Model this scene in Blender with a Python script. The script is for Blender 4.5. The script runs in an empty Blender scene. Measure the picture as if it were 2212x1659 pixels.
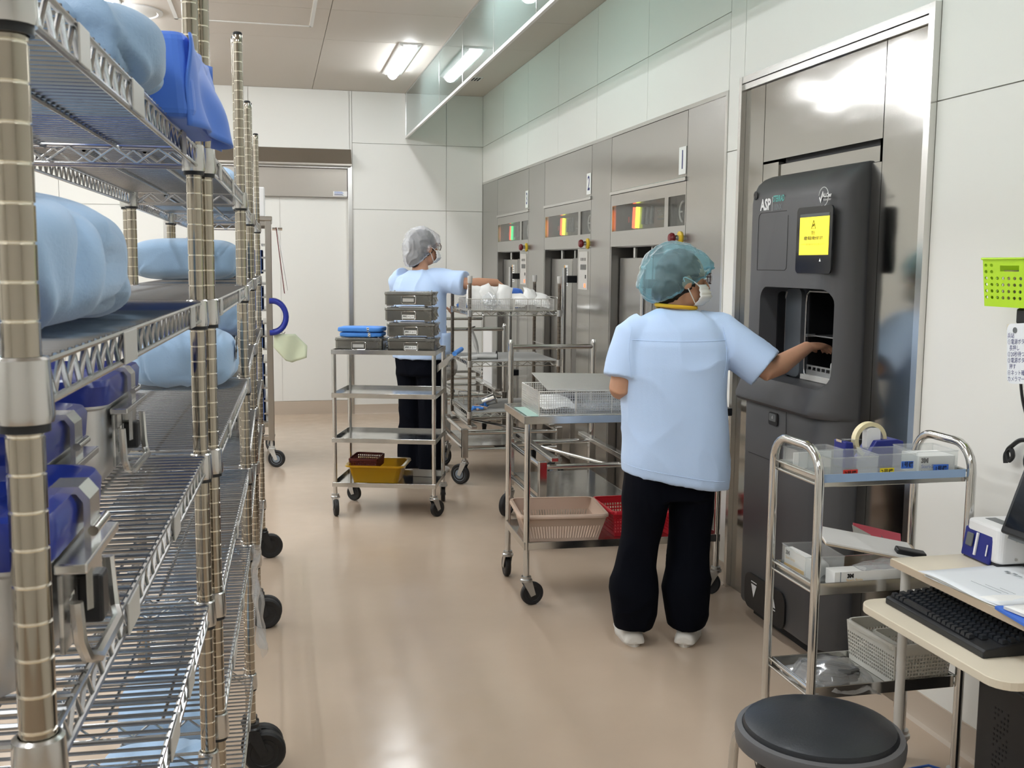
import bpy, bmesh, math, random
from mathutils import Vector, Matrix, noise
from math import pi, sin, cos, radians as R

sc = bpy.context.scene
noise.seed_set(7); random.seed(7)
COL = sc.collection

# ------------------------------------------------------------------ camera
YAW, PITCH, ROLL, FPX = 0.225445, 0.113528, 0.0084656, 2261.2
_f = Vector((sin(YAW)*cos(PITCH), cos(YAW)*cos(PITCH), -sin(PITCH)))
_r = Vector((cos(YAW), -sin(YAW), 0)); _u = _r.cross(_f)
_R = _r*cos(ROLL) + _u*sin(ROLL); _U = -_r*sin(ROLL) + _u*cos(ROLL)
cam_d = bpy.data.cameras.new('camera'); cam = bpy.data.objects.new('camera', cam_d); COL.objects.link(cam)
m = Matrix.Identity(4)
for i in range(3):
    m[i][0] = _R[i]; m[i][1] = _U[i]; m[i][2] = -_f[i]
m[2][3] = 1.5
cam.matrix_world = m
cam_d.sensor_width = 36; cam_d.lens = FPX/2212*36
cam_d.clip_start = 0.02; cam_d.clip_end = 60
cam_d.dof.use_dof = True; cam_d.dof.focus_distance = 4.2; cam_d.dof.aperture_fstop = 26
sc.camera = cam

# ------------------------------------------------------------------ world, view
w = bpy.data.worlds.new('world'); sc.world = w; w.use_nodes = True
w.node_tree.nodes['Background'].inputs[0].default_value = (0.9, 0.95, 1, 1)
w.node_tree.nodes['Background'].inputs[1].default_value = 0.02
sc.view_settings.view_transform = 'Standard'; sc.view_settings.look = 'None'
sc.view_settings.exposure = 0.0; sc.view_settings.gamma = 1
sc.view_settings.use_curve_mapping = False
LAMP = 54.0                     # emission of the ceiling tubes
LAMP_COLOR = (0.94, 0.972, 1.0)
sc.cycles.use_denoising = True
sc.cycles.max_bounces = 10; sc.cycles.diffuse_bounces = 5; sc.cycles.glossy_bounces = 5
sc.cycles.transparent_max_bounces = 16; sc.cycles.transmission_bounces = 6
sc.cycles.sample_clamp_indirect = 6

XW, YB, ZC = 2.084, 10.48, 3.16      # right wall, back wall, ceiling
XL, YN = -2.9, -2.6                  # left wall, wall behind the camera

# ------------------------------------------------------------------ mesh builder
class MB:
    def __init__(s): s.v = []; s.f = []; s.s = []
    def add(s, vs, fs, smooth=False):
        n = len(s.v); s.v += [Vector(v) for v in vs]
        s.f += [[n+i for i in f] for f in fs]; s.s += [smooth]*len(fs); return s
    def box(s, c, d, M=None):
        x, y, z = d[0]/2, d[1]/2, d[2]/2
        vs = [Vector(c)+Vector(p) if M is None else Vector(c)+M@Vector(p) for p in
              ((-x,-y,-z),(x,-y,-z),(x,y,-z),(-x,y,-z),(-x,-y,z),(x,-y,z),(x,y,z),(-x,y,z))]
        return s.add(vs, [(0,3,2,1),(4,5,6,7),(0,1,5,4),(1,2,6,5),(2,3,7,6),(3,0,4,7)])
    def b2(s, a, b):
        return s.box([(a[i]+b[i])/2 for i in range(3)], [abs(b[i]-a[i]) for i in range(3)])
    def ring(s, c, u, v, r, n):
        return [Vector(c)+u*(r*cos(2*pi*i/n))+v*(r*sin(2*pi*i/n)) for i in range(n)]
    def loft(s, rings, cap=True, closed=False, smooth=True):
        n = len(rings[0]); base = len(s.v)
        for r in rings: s.v += [Vector(p) for p in r]
        m = len(rings)
        for j in range(m if closed else m-1):
            a, b = base+j*n, base+((j+1) % m)*n
            for i in range(n):
                k = (i+1) % n
                s.f.append([a+i, a+k, b+k, b+i]); s.s.append(smooth)
        if cap and not closed:
            s.f.append([base+i for i in range(n)][::-1]); s.s.append(False)
            s.f.append([base+(m-1)*n+i for i in range(n)]); s.s.append(False)
        return s
    def cyl(s, a, b, r, n=12, r2=None, cap=True, smooth=True):
        a, b = Vector(a), Vector(b); d = (b-a).normalized()
        u = d.orthogonal().normalized(); v = d.cross(u)
        return s.loft([s.ring(a,u,v,r,n), s.ring(b,u,v,r if r2 is None else r2,n)], cap, smooth=smooth)
    def tube(s, pts, r, n=8, closed=False, cap=True):
        pts = [Vector(p) for p in pts]; m = len(pts); rs = r if isinstance(r, (list, tuple)) else [r]*m
        rings = []; u = None
        for i, p in enumerate(pts):
            if closed: d = (pts[(i+1) % m]-pts[i-1])
            else: d = (pts[min(i+1,m-1)]-pts[max(i-1,0)])
            d.normalize()
            if u is None: u = d.orthogonal().normalized()
            else:
                u = (u-d*u.dot(d))
                u = u.normalized() if u.length > 1e-6 else d.orthogonal().normalized()
            rings.append(s.ring(p, u, d.cross(u), rs[i], n))
        return s.loft(rings, cap, closed)
    def lathe(s, prof, n=24, loc=(0,0,0), axis=(0,0,1), cap=True, smooth=True):
        ax = Vector(axis).normalized(); u = ax.orthogonal().normalized(); v = ax.cross(u)
        return s.loft([s.ring(Vector(loc)+ax*z, u, v, max(r,1e-4), n) for r, z in prof], cap, smooth=smooth)
    def rprism(s, c, d, rad, n=4, taper=1.0, axis='z', cap=True, smooth=False):
        """box with rounded vertical corners; taper scales the top."""
        def outline(k):
            hx, hy = d[0]/2*k, d[1]/2*k; r = min(rad, hx, hy); pts = []
            for cx, cy, a0 in ((hx-r,hy-r,0),(-hx+r,hy-r,pi/2),(-hx+r,-hy+r,pi),(hx-r,-hy+r,1.5*pi)):
                for i in range(n+1):
                    a = a0+pi/2*i/n; pts.append((cx+r*cos(a), cy+r*sin(a)))
            return pts
        def mk(pts, z):
            if axis == 'z': return [Vector((c[0]+x, c[1]+y, c[2]+z)) for x, y in pts]
            if axis == 'x': return [Vector((c[0]+z, c[1]+x, c[2]+y)) for x, y in pts]
            return [Vector((c[0]-x, c[1]+z, c[2]+y)) for x, y in pts]
        return s.loft([mk(outline(1), -d[2]/2), mk(outline(taper), d[2]/2)], cap, smooth=smooth)
    def xf(s, M, start=0):
        for i in range(start, len(s.v)): s.v[i] = M @ s.v[i]
        return s
    def mesh(s, name, soft=False):
        me = bpy.data.meshes.new(name); me.from_pydata([tuple(v) for v in s.v], [], s.f)
        me.polygons.foreach_set('use_smooth', s.s); me.update()
        if any(s.s) and not soft: me.set_sharp_from_angle(angle=R(38))
        return me
    def obj(s, name, mat, parent=None, bevel=0, seg=2, solid=0, soft=False, **tags):
        return link(name, s.mesh(name, soft), mat, parent, bevel, seg, solid, **tags)

def link(name, me, mat, parent=None, bevel=0, seg=2, solid=0, **tags):
    o = bpy.data.objects.new(name, me); COL.objects.link(o)
    if mat is not None and len(me.materials) == 0:
        me.materials.append(mat)
    if parent is not None: o.parent = parent
    if solid:
        md = o.modifiers.new('s', 'SOLIDIFY'); md.thickness = solid; md.offset = 0
    if bevel:
        md = o.modifiers.new('b', 'BEVEL'); md.width = bevel; md.segments = seg
        md.limit_method = 'ANGLE'; md.angle_limit = R(40); md.harden_normals = False
    for k, v in tags.items(): o[k] = v
    return o

def thing(name, label, cat, loc=(0,0,0), rz=0, group=None, parent=None):
    o = bpy.data.objects.new(name, None); COL.objects.link(o); o.empty_display_size = 0.1
    o.location = loc; o.rotation_euler = (0,0,rz); o['label'] = label; o['category'] = cat
    if group: o['group'] = group
    return o
def tag(o, label, cat, group=None, loc=None, rz=None):
    o['label'] = label; o['category'] = cat
    if group: o['group'] = group
    if loc is not None: o.location = loc
    if rz is not None: o.rotation_euler = (0,0,rz)
    return o
def kids(o): return [c for c in bpy.data.objects if c.parent == o]
def copy_tree(o, parent=None):
    c = o.copy(); COL.objects.link(c)
    c.parent = parent
    for ch in list(o.children): copy_tree(ch, c)
    return c
def text(name, body, size, M, mat, parent, ax='CENTER', sx=1.0, ext=0.0, bold=0.0):
    cu = bpy.data.curves.new(name, 'FONT'); cu.body = body; cu.size = size
    cu.align_x = ax; cu.align_y = 'CENTER'; cu.extrude = ext; cu.offset = bold; cu.resolution_u = 2
    to = bpy.data.objects.new('tmp_text', cu); COL.objects.link(to)
    dg = bpy.context.evaluated_depsgraph_get(); dg.update()
    me = bpy.data.meshes.new_from_object(to.evaluated_get(dg), depsgraph=dg); me.name = name
    bpy.data.objects.remove(to); bpy.data.curves.remove(cu); me.materials.clear()
    o = link(name, me, mat, parent)
    o.parent = parent; o.matrix_local = M @ Matrix.Diagonal((sx,1,1,1))
    return o
def face_mx(o, right, up):
    """matrix whose local x is `right`, y is `up` at origin o."""
    r = Vector(right).normalized(); u = Vector(up).normalized(); n = r.cross(u)
    m = Matrix.Identity(4)
    for i in range(3): m[i][0] = r[i]; m[i][1] = u[i]; m[i][2] = n[i]; m[i][3] = o[i]
    return m

# ------------------------------------------------------------------ materials
MATS = {}
def mat(name, col, rough=0.5, metal=0.0, spec=0.5, coat=0.0, coat_rough=0.1, trans=0.0, alpha=1.0, emis=0.0, noise_amt=0.0, noise_scale=6.0,
        bump=0.0, bump_scale=40.0, bump_stretch=(1,1,1), rough_var=0.0, sss=0.0, sheen=0.0, ior=1.45, aniso=0.0):
    m = bpy.data.materials.new(name); m.use_nodes = True; nt = m.node_tree; n = nt.nodes; L = nt.links
    b = n['Principled BSDF']
    b.inputs['Base Color'].default_value = (*col, 1); b.inputs['Roughness'].default_value = rough
    b.inputs['Metallic'].default_value = metal; b.inputs['Specular IOR Level'].default_value = spec
    b.inputs['Coat Weight'].default_value = coat; b.inputs['Coat Roughness'].default_value = coat_rough
    b.inputs['Transmission Weight'].default_value = trans; b.inputs['Alpha'].default_value = alpha
    b.inputs['IOR'].default_value = ior; b.inputs['Anisotropic'].default_value = aniso
    if sheen: b.inputs['Sheen Weight'].default_value = sheen
    if sss:
        b.inputs['Subsurface Weight'].default_value = sss; b.inputs['Subsurface Scale'].default_value = 0.01
    if emis:
        b.inputs['Emission Color'].default_value = (*col, 1); b.inputs['Emission Strength'].default_value = emis
    if noise_amt or bump or rough_var:
        tc = n.new('ShaderNodeTexCoord'); mp = n.new('ShaderNodeMapping'); L.new(tc.outputs['Object'], mp.inputs[0])
        mp.inputs['Scale'].default_value = bump_stretch
    if noise_amt:
        nz = n.new('ShaderNodeTexNoise'); nz.inputs['Scale'].default_value = noise_scale; nz.inputs['Detail'].default_value = 4
        L.new(tc.outputs['Object'], nz.inputs['Vector'])
        mx = n.new('ShaderNodeMix'); mx.data_type = 'RGBA'; mx.blend_type = 'MULTIPLY'
        mx.inputs['Factor'].default_value = 1; mx.inputs[6].default_value = (*col, 1)
        rp = n.new('ShaderNodeMapRange'); rp.inputs['From Min'].default_value = .3; rp.inputs['From Max'].default_value = .7
        rp.inputs['To Min'].default_value = 1-noise_amt; rp.inputs['To Max'].default_value = 1+noise_amt
        L.new(nz.outputs['Fac'], rp.inputs['Value']); L.new(rp.outputs[0], mx.inputs[7]); L.new(mx.outputs[2], b.inputs['Base Color'])
    if rough_var:
        n2 = n.new('ShaderNodeTexNoise'); n2.inputs['Scale'].default_value = 9; n2.inputs['Detail'].default_value = 5
        L.new(mp.outputs[0], n2.inputs['Vector'])
        r2 = n.new('ShaderNodeMapRange'); r2.inputs['From Min'].default_value = .3; r2.inputs['From Max'].default_value = .7
        r2.inputs['To Min'].default_value = max(0.01, rough-rough_var); r2.inputs['To Max'].default_value = rough+rough_var
        L.new(n2.outputs['Fac'], r2.inputs['Value']); L.new(r2.outputs[0], b.inputs['Roughness'])
    if bump:
        n3 = n.new('ShaderNodeTexNoise'); n3.inputs['Scale'].default_value = bump_scale; n3.inputs['Detail'].default_value = 3
        L.new(mp.outputs[0], n3.inputs['Vector'])
        bp = n.new('ShaderNodeBump'); bp.inputs['Strength'].default_value = 1; bp.inputs['Distance'].default_value = bump
        L.new(n3.outputs['Fac'], bp.inputs['Height']); L.new(bp.outputs[0], b.inputs['Normal'])
    MATS[name] = m; return m
M = MATS
mat('wall_panel', (0.79,0.785,0.745), 0.42, spec=0.4)
mat('joint', (0.60,0.585,0.55), 0.8)
mat('ceiling_panel', (0.60,0.555,0.50), 0.7)
mat('ceiling_gap', (0.25,0.24,0.22), 0.9)
mat('floor_vinyl', (0.52,0.41,0.315), 0.19, spec=0.5, noise_amt=0.035, noise_scale=2.2, rough_var=0.05, bump=0.0006, bump_scale=5)
mat('skirting', (0.50,0.42,0.34), 0.4)
mat('steel_panel', (0.50,0.487,0.462), 0.20, metal=1.0, bump=0.0035, bump_scale=1.6, bump_stretch=(1,0.35,1.5), aniso=0.5)
mat('steel_panel_b', (0.47,0.458,0.435), 0.24, metal=1.0, bump=0.003, bump_scale=1.3, bump_stretch=(1,0.4,1.3), aniso=0.5)
mat('steel_surround', (0.42,0.41,0.385), 0.13, metal=1.0, bump=0.006, bump_scale=1.5, bump_stretch=(1,0.5,1.6))
mat('steel_dark', (0.30,0.29,0.275), 0.32, metal=1.0)
mat('steel_trim', (0.72,0.71,0.69), 0.22, metal=1.0)
mat('steel_hood', (0.40,0.37,0.33), 0.30, metal=1.0, bump=0.002, bump_scale=2)
mat('chrome', (0.66,0.655,0.64), 0.13, metal=1.0)
mat('chrome_soft', (0.60,0.595,0.58), 0.22, metal=1.0)
mat('post_steel', (0.40,0.36,0.30), 0.10, metal=1.0)
mat('groove_glint', (0.90,0.86,0.76), 0.25, metal=1.0)  # paler than the post steel: glint on the grooves put into the colour
mat('post_dark', (0.20,0.17,0.14), 0.28, metal=1.0)
mat('wire_steel', (0.56,0.565,0.57), 0.20, metal=1.0)
mat('deck_wire', (0.36,0.375,0.39), 0.25, metal=1.0)
mat('tray_steel', (0.58,0.575,0.555), 0.16, metal=1.0, rough_var=0.05)
mat('box_steel', (0.23,0.225,0.205), 0.22, metal=1.0, rough_var=0.08, bump=0.00025, bump_scale=9)
mat('mesh_steel', (0.90,0.89,0.86), 0.34, metal=1.0)
mat('aluminium', (0.60,0.605,0.61), 0.38, metal=0.85)
mat('alu_bright', (0.78,0.78,0.77), 0.26, metal=1.0)
mat('black_rubber', (0.012,0.012,0.013), 0.55)
mat('black_plastic', (0.012,0.013,0.015), 0.38)
mat('grey_hub', (0.22,0.27,0.33), 0.35)
mat('galv', (0.50,0.51,0.51), 0.30, metal=1.0)
mat('grey_caster', (0.52,0.51,0.48), 0.5)
mat('navy_lid', (0.010,0.025,0.22), 0.33, coat=0.2)
mat('navy_plastic', (0.012,0.02,0.20), 0.35)
mat('blue_handle', (0.015,0.03,0.28), 0.35)
mat('cloth_lightblue', (0.33,0.48,0.68), 0.9, sheen=0.2, noise_amt=0.05, bump=0.0006, bump_scale=220)
mat('cloth_greyblue', (0.25,0.37,0.52), 0.9, sheen=0.2, noise_amt=0.06, bump=0.0006, bump_scale=220)
mat('wrap_blue', (0.055,0.17,0.62), 0.55, sheen=0.2, noise_amt=0.05)
mat('wrap_sky', (0.06,0.24,0.68), 0.6, noise_amt=0.05)
mat('scrub_blue', (0.52,0.68,0.95), 0.85, sheen=0.15, noise_amt=0.02, bump=0.0004, bump_scale=300)
mat('scrub_navy', (0.0022,0.0030,0.0065), 0.9, spec=0.12)
mat('skin', (0.55,0.30,0.19), 0.55, sss=0.08, noise_amt=0.05, noise_scale=14)
mat('hair', (0.012,0.010,0.009), 0.5)
mat('mask_white', (0.82,0.82,0.80), 0.8)
mat('yellow_band', (0.72,0.42,0.02), 0.6)
mat('shoe_white', (0.72,0.70,0.66), 0.5)
mat('shoe_sole', (0.16,0.15,0.14), 0.7)
mat('glasses', (0.05,0.02,0.015), 0.3)
mat('asp_grey', (0.068,0.068,0.072), 0.42, spec=0.5)
mat('asp_dark', (0.045,0.045,0.048), 0.42)
mat('asp_lip', (0.22,0.22,0.23), 0.36)
mat('asp_seam', (0.012,0.012,0.014), 0.6)
mat('asp_inner', (0.09,0.10,0.112), 0.35)
mat('chamber_black', (0.008,0.008,0.009), 0.35)
mat('chamber_rim', (0.42,0.43,0.44), 0.3, metal=0.9)
mat('screen_black', (0.004,0.005,0.008), 0.12)
mat('screen_yellow', (0.86,0.72,0.045), 0.4, emis=0.75)
mat('screen_grey', (0.06,0.07,0.07), 0.4, emis=0.3)
mat('ink_black', (0.01,0.01,0.01), 0.6)
mat('ink_blue', (0.03,0.035,0.16), 0.6)
mat('ink_olive', (0.32,0.27,0.03), 0.6)
mat('print_white', (0.85,0.85,0.85), 0.5)
mat('print_teal', (0.10,0.48,0.44), 0.5)
mat('print_grey', (0.22,0.25,0.27), 0.5)
mat('paper', (0.84,0.84,0.82), 0.7)
mat('paper_bluish', (0.76,0.79,0.82), 0.7)
mat('card_grey', (0.50,0.49,0.46), 0.4)
mat('glass_sheet_green', (0.35,0.55,0.48), 0.3)
mat('label_orange', (0.85,0.40,0.05), 0.5)
mat('label_yellow', (0.88,0.70,0.03), 0.5)
mat('label_red', (0.70,0.045,0.03), 0.5)
mat('label_blue', (0.05,0.16,0.62), 0.5)
mat('label_amber', (0.83,0.50,0.10), 0.5)
mat('led_red', (1.0,0.09,0.03), 0.4, emis=4.0)
mat('led_yellow', (0.85,1.0,0.05), 0.4, emis=3.2)
mat('led_green', (0.04,0.85,0.30), 0.4, emis=2.6)
mat('window_dark', (0.055,0.055,0.053), 0.18, spec=0.6)
mat('estop_red', (0.16,0.008,0.012), 0.3)
mat('estop_yellow', (0.75,0.52,0.03), 0.4)
mat('ctrl_panel', (0.60,0.58,0.54), 0.5)
mat('plastic_pink', (0.54,0.40,0.31), 0.5)
mat('plastic_red', (0.55,0.012,0.025), 0.4)
mat('plastic_maroon', (0.13,0.018,0.016), 0.45)
mat('plastic_white', (0.66,0.65,0.60), 0.45)
mat('plastic_green', (0.42,0.68,0.015), 0.4)
mat('amber_plastic', (0.74,0.46,0.03), 0.18, trans=0.6, ior=1.2)
mat('cream_plastic', (0.62,0.58,0.47), 0.4)
mat('white_plastic', (0.80,0.80,0.80), 0.35)
mat('grey_label', (0.13,0.14,0.145), 0.4)
mat('wood_top', (0.70,0.63,0.50), 0.42, noise_amt=0.05, noise_scale=3, bump_stretch=(1,0.1,1))
mat('wood_edge', (0.52,0.42,0.31), 0.5)
mat('leg_grey', (0.62,0.61,0.58), 0.35)
mat('vinyl_black', (0.014,0.017,0.022), 0.36, bump=0.0004, bump_scale=160)
mat('rim_grey', (0.10,0.10,0.105), 0.45)
mat('tape_cream', (0.72,0.64,0.40), 0.35)
mat('tray_blue', (0.30,0.43,0.64), 0.35)
mat('pink_card', (0.62,0.09,0.13), 0.3)
mat('cable_black', (0.010,0.009,0.011), 0.4)
mat('cable_blue', (0.03,0.12,0.50), 0.4)
mat('glove_grey', (0.55,0.55,0.53), 0.8)
mat('sheet_grey', (0.40,0.40,0.385), 0.6)
mat('bag_green', (0.62,0.68,0.50), 0.35)
mat('crate_blue', (0.03,0.075,0.24), 0.4)

def clear_mat(name, col, alpha, rough=0.08, spec_fac=0.12):
    """thin transparent plastic: mostly see-through with a glossy film."""
    m = bpy.data.materials.new(name); m.use_nodes = True; nt = m.node_tree; nt.nodes.clear(); n = nt.nodes; L = nt.links
    out = n.new('ShaderNodeOutputMaterial'); tr = n.new('ShaderNodeBsdfTransparent'); tr.inputs[0].default_value = (*col, 1)
    df = n.new('ShaderNodeBsdfDiffuse'); df.inputs[0].default_value = (*col, 1)
    gl = n.new('ShaderNodeBsdfGlossy'); gl.inputs['Roughness'].default_value = rough
    lw = n.new('ShaderNodeLayerWeight'); lw.inputs[0].default_value = 0.5
    fr = n.new('ShaderNodeMath'); fr.operation = 'POWER'; fr.inputs[1].default_value = 5.0; L.new(lw.outputs['Facing'], fr.inputs[0])
    m1 = n.new('ShaderNodeMixShader'); m1.inputs[0].default_value = alpha
    L.new(tr.outputs[0], m1.inputs[1]); L.new(df.outputs[0], m1.inputs[2])
    ad = n.new('ShaderNodeMath'); ad.operation = 'ADD'; ad.inputs[1].default_value = spec_fac; ad.use_clamp = True; L.new(fr.outputs[0], ad.inputs[0])
    m2 = n.new('ShaderNodeMixShader'); L.new(ad.outputs[0], m2.inputs[0]); L.new(m1.outputs[0], m2.inputs[1]); L.new(gl.outputs[0], m2.inputs[2])
    L.new(m2.outputs[0], out.inputs[0]); MATS[name] = m; return m
clear_mat('glass_pane', (0.60,0.76,0.73), 0.22, 0.03, 0.22)
clear_mat('clear_plastic', (0.95,0.96,0.96), 0.10, 0.05, 0.04)
clear_mat('film', (0.90,0.91,0.92), 0.22, 0.15, 0.10)
clear_mat('cap_white', (0.90,0.91,0.94), 0.28, 0.5, 0.02)
clear_mat('cap_blue', (0.52,0.78,0.86), 0.20, 0.5, 0.02)
clear_mat('lens', (0.9,0.9,0.9), 0.05, 0.03, 0.02)
clear_mat('window_glass', (0.80,0.80,0.78), 0.015, 0.05, 0.01)

def emit(name, col, strength):
    m = bpy.data.materials.new(name); m.use_nodes = True; nt = m.node_tree; nt.nodes.clear()
    e = nt.nodes.new('ShaderNodeEmission'); e.inputs[0].default_value = (*col, 1); e.inputs[1].default_value = strength
    o = nt.nodes.new('ShaderNodeOutputMaterial'); nt.links.new(e.outputs[0], o.inputs[0]); MATS[name] = m; return m
emit('lamp_tube', LAMP_COLOR, LAMP)
mat('lamp_housing', (0.78,0.78,0.76), 0.4)

# ================================================================== THE ROOM
def structure(o): o['kind'] = 'structure'; return o

fl = structure(MB().b2((XL-.3, YN-.3, -.12), (XW+1.0, YB+.4, 0)).obj('floor', M['floor_vinyl']))

def panel_wall(name, rects, backing, axis, front, mat_name='wall_panel', gap=.004, th=.014, piece='panel'):
    """backing: boxes; rects: (a0,a1,z0,z1) panels on the plane axis=front facing the room."""
    b = MB()
    for lo, hi in backing: b.b2(lo, hi)
    root = structure(b.obj(name, M['joint']))
    for (a0, a1, z0, z1) in rects:
        g = gap/2
        if axis == 'y': p = MB().b2((a0+g, front, z0+g), (a1-g, front+th, z1-g))
        elif axis == 'x': p = MB().b2((front, a0+g, z0+g), (front+th, a1-g, z1-g))
        else: p = MB().b2((a0+g, z0+g, front), (a1-g, z1-g, front+th))
        p.obj(piece, M[mat_name], root)
    return root

# back wall with its door opening X -0.95..0.785, z 0..2.44
DX0, DX1, DZ = -.95, .785, 2.44
ZR = [0, 2.027, 2.665, ZC]
rects = []
for x0, x1 in ((DX1, 1.714), (1.714, XW)):
    for z0, z1 in zip(ZR[:-1], ZR[1:]): rects.append((x0, x1, z0, z1))
rects += [(.761, DX1, 2.61, ZC)] if False else []
for x0, x1 in ((DX0, -.19), (-.19, .761)): rects.append((x0, x1, DZ, ZC))
rects.append((.761, DX1, DZ, ZC))
for x0, x1 in ((XL, -1.9), (-1.9, DX0)):
    for z0, z1 in zip(ZR[:-1], ZR[1:]): rects.append((x0, x1, z0, z1))
t = .016
panel_wall('wall_back', rects, [((DX1, YB+t, 0), (XW+.9, YB+.22, ZC)), ((DX0, YB+t, DZ), (DX1, YB+.22, ZC)), ((XL-.2, YB+t, 0), (DX0, YB+.22, ZC))], 'y', YB)

# right wall: everything that is not a steel front
AF0, AF1, AZ = 4.632, 10.452, 2.312          # sterilizer front
SF0, SF1, SZ = 3.04, 4.472, 2.34             # plasma sterilizer surround
ys = [10.48, 9.53, 8.58, 7.63, 6.68, 5.73, AF0]
rects = []
for y1, y0 in zip(ys[:-1], ys[1:]):
    rects += [(y0, y1, 2.665, ZC), (y0, y1, AZ, 2.665)]
rects += [(SF1, AF0, 0.09, 2.03), (SF1, AF0, 2.03, ZC)]
rects += [(SF0, SF1, SZ, ZC)]
for y0, y1 in ((2.12, SF0), (1.2, 2.12), (.28, 1.2), (-.64, .28), (-1.56, -.64), (YN, -1.56)):
    rects += [(y0, y1, .09, 2.03), (y0, y1, 2.03, ZC)]
t = .016
panel_wall('wall_right', rects, [((XW+t, YN-.2, 0), (XW+.2, SF0, ZC)), ((XW+t, SF1, 0), (XW+.2, AF0, ZC)), ((XW+t, SF0, SZ), (XW+.2, SF1, ZC)),
    ((XW+t, AF0, AZ), (XW+.2, YB+.2, ZC)), ((XW+t, AF1, 0), (XW+.2, YB+.2, AZ))], 'x', XW)
structure(MB().b2((XL-.2, YN-.2, 0), (XL, YB+.2, ZC)).obj('wall_left', M['wall_panel']))
structure(MB().b2((XL, YN-.2, 0), (XW+.2, YN, ZC)).obj('wall_front', M['wall_panel']))

# skirting boards (cove section)
def skirting(name, y0, y1):
    prof = [(0, .095), (-.006, .095), (-.008, .03), (-.016, .008), (-.03, 0), (0, 0)]
    a = [Vector((XW+px, y0, pz)) for px, pz in prof]; b = [Vector((XW+px, y1, pz)) for px, pz in prof]
    structure(MB().loft([a, b]).obj(name, M['skirting']))
skirting('baseboard_right', YN, SF0); skirting('baseboard_pillar', SF1, AF0)
def skirting_back(name, x0, x1):
    prof = [(0, .095), (-.006, .095), (-.008, .03), (-.016, .008), (-.03, 0), (0, 0)]
    structure(MB().loft([[Vector((x0, YB+py, pz)) for py, pz in prof], [Vector((x1, YB+py, pz)) for py, pz in prof]]).obj(name, M['skirting']))
skirting_back('baseboard_back', DX1, XW)
skirting_back('baseboard_back_left', XL, DX0)

# ceiling of large boards
rects = []
xs = [XL-.1, -2.32, -1.41, -.50, .41, 1.32, XW+.1]; yj = [YB+.1, 8.17, 7.22, 6.2, 4.3, 2.4, .5, -1.4, YN-.1]
for x0, x1 in zip(xs[:-1], xs[1:]):
    for y1, y0 in zip(yj[:-1], yj[1:]): rects.append((x0, x1, y0, y1))
cb = MB().b2((XL-.2, YN-.2, ZC+.03), (XW+.2, YB+.2, ZC+.15)); root = structure(cb.obj('ceiling', M['ceiling_gap']))
for (x0, x1, y0, y1) in rects:
    MB().b2((x0+.002, y0+.002, ZC), (x1-.002, y1-.002, ZC+.03)).obj('ceiling_board', M['ceiling_panel'], root)
# access hatch frame in the ceiling
hb = MB()
for a, b in (((-.62, 7.74), (.30, 7.765)), ((.29, 6.85), (.315, 7.765)), ((-.62, 6.85), (.30, 6.875)), ((-.62, 6.85), (-.595, 7.765))):
    hb.b2((a[0], a[1], ZC-.004), (b[0], b[1], ZC+.002))
hb.obj('hatch_frame', M['lamp_housing'], root)

# ------------------------------------------------------------------ back door
d = structure(MB().b2((DX0, YB+.07, .135), (DX1-.045, YB+.11, 2.14)).obj('door_1', M['wall_panel']))
MB().b2((.085, YB+.066, .14), (.089, YB+.071, 2.13)).obj('leaf_joint', M['joint'], d)
MB().b2((DX0, YB+.07, 0), (DX1-.045, YB+.12, .132)).obj('floor_strip', M['skirting'], d)
fr = MB(); fr.b2((DX1-.045, YB-.012, 0), (DX1, YB+.13, DZ)); fr.b2((DX0-.04, YB-.012, 0), (DX0, YB+.13, DZ))
fr.b2((DX0, YB-.012, 2.415), (DX1-.045, YB+.13, DZ)); fr.obj('door_frame', M['steel_trim'], d, bevel=.003)
MB().b2((DX0, YB+.02, 2.14), (DX1-.05, YB+.05, 2.412)).obj('header_panel', M['steel_hood'], d)
hd = MB(); x0, x1 = DX0, DX1-.012
hd.loft([[Vector((x, YB+.01, 2.60)), Vector((x, YB-.005, 2.60)), Vector((x, YB-.11, 2.452)), Vector((x, YB-.11, 2.435)), Vector((x, YB+.01, 2.435))] for x in (x0, x1)], smooth=False)
hd.obj('hood', M['steel_hood'], d)
st = MB().b2((.60, YB+.016, 2.15), (.735, YB+.02, 2.198)).obj('notice_sticker', M['paper'], d)
for k in range(4):
    MB().b2((.61, YB+.0145, 2.158+.01*k), (.70-.01*(k % 2), YB+.0165, 2.162+.01*k)).obj('sticker_line', M['label_blue'] if k > 1 else M['ink_blue'], st)

# ------------------------------------------------------------------ glass smoke barrier under the ceiling
GX = 1.312
b = MB(); b.b2((GX-.008, -2.0, ZC-.012), (GX+.008, YB, ZC)); b.b2((GX-.008, YB-.02, 2.73), (GX+.008, YB, ZC))
g = structure(b.obj('trim_1', M['steel_trim']))
MB().b2((GX-.009, -2.0, 2.722), (GX+.009, YB-.02, 2.742)).obj('bottom_rail', M['lamp_housing'], g)  # chrome rail coloured white to paint in its bright highlight
yj = [YB-.01] + [9.396-1.04*i for i in range(12)]
for y1, y0 in zip(yj[:-1], yj[1:]):
    MB().b2((GX-.0035, y0+.004, 2.742), (GX+.0035, y1-.004, ZC-.012)).obj('pane', M['glass_pane'], g)
    MB().b2((GX-.004, y0-.004, 2.742), (GX+.004, y0+.004, ZC-.012)).obj('pane_joint', M['steel_trim'], g)

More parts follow.
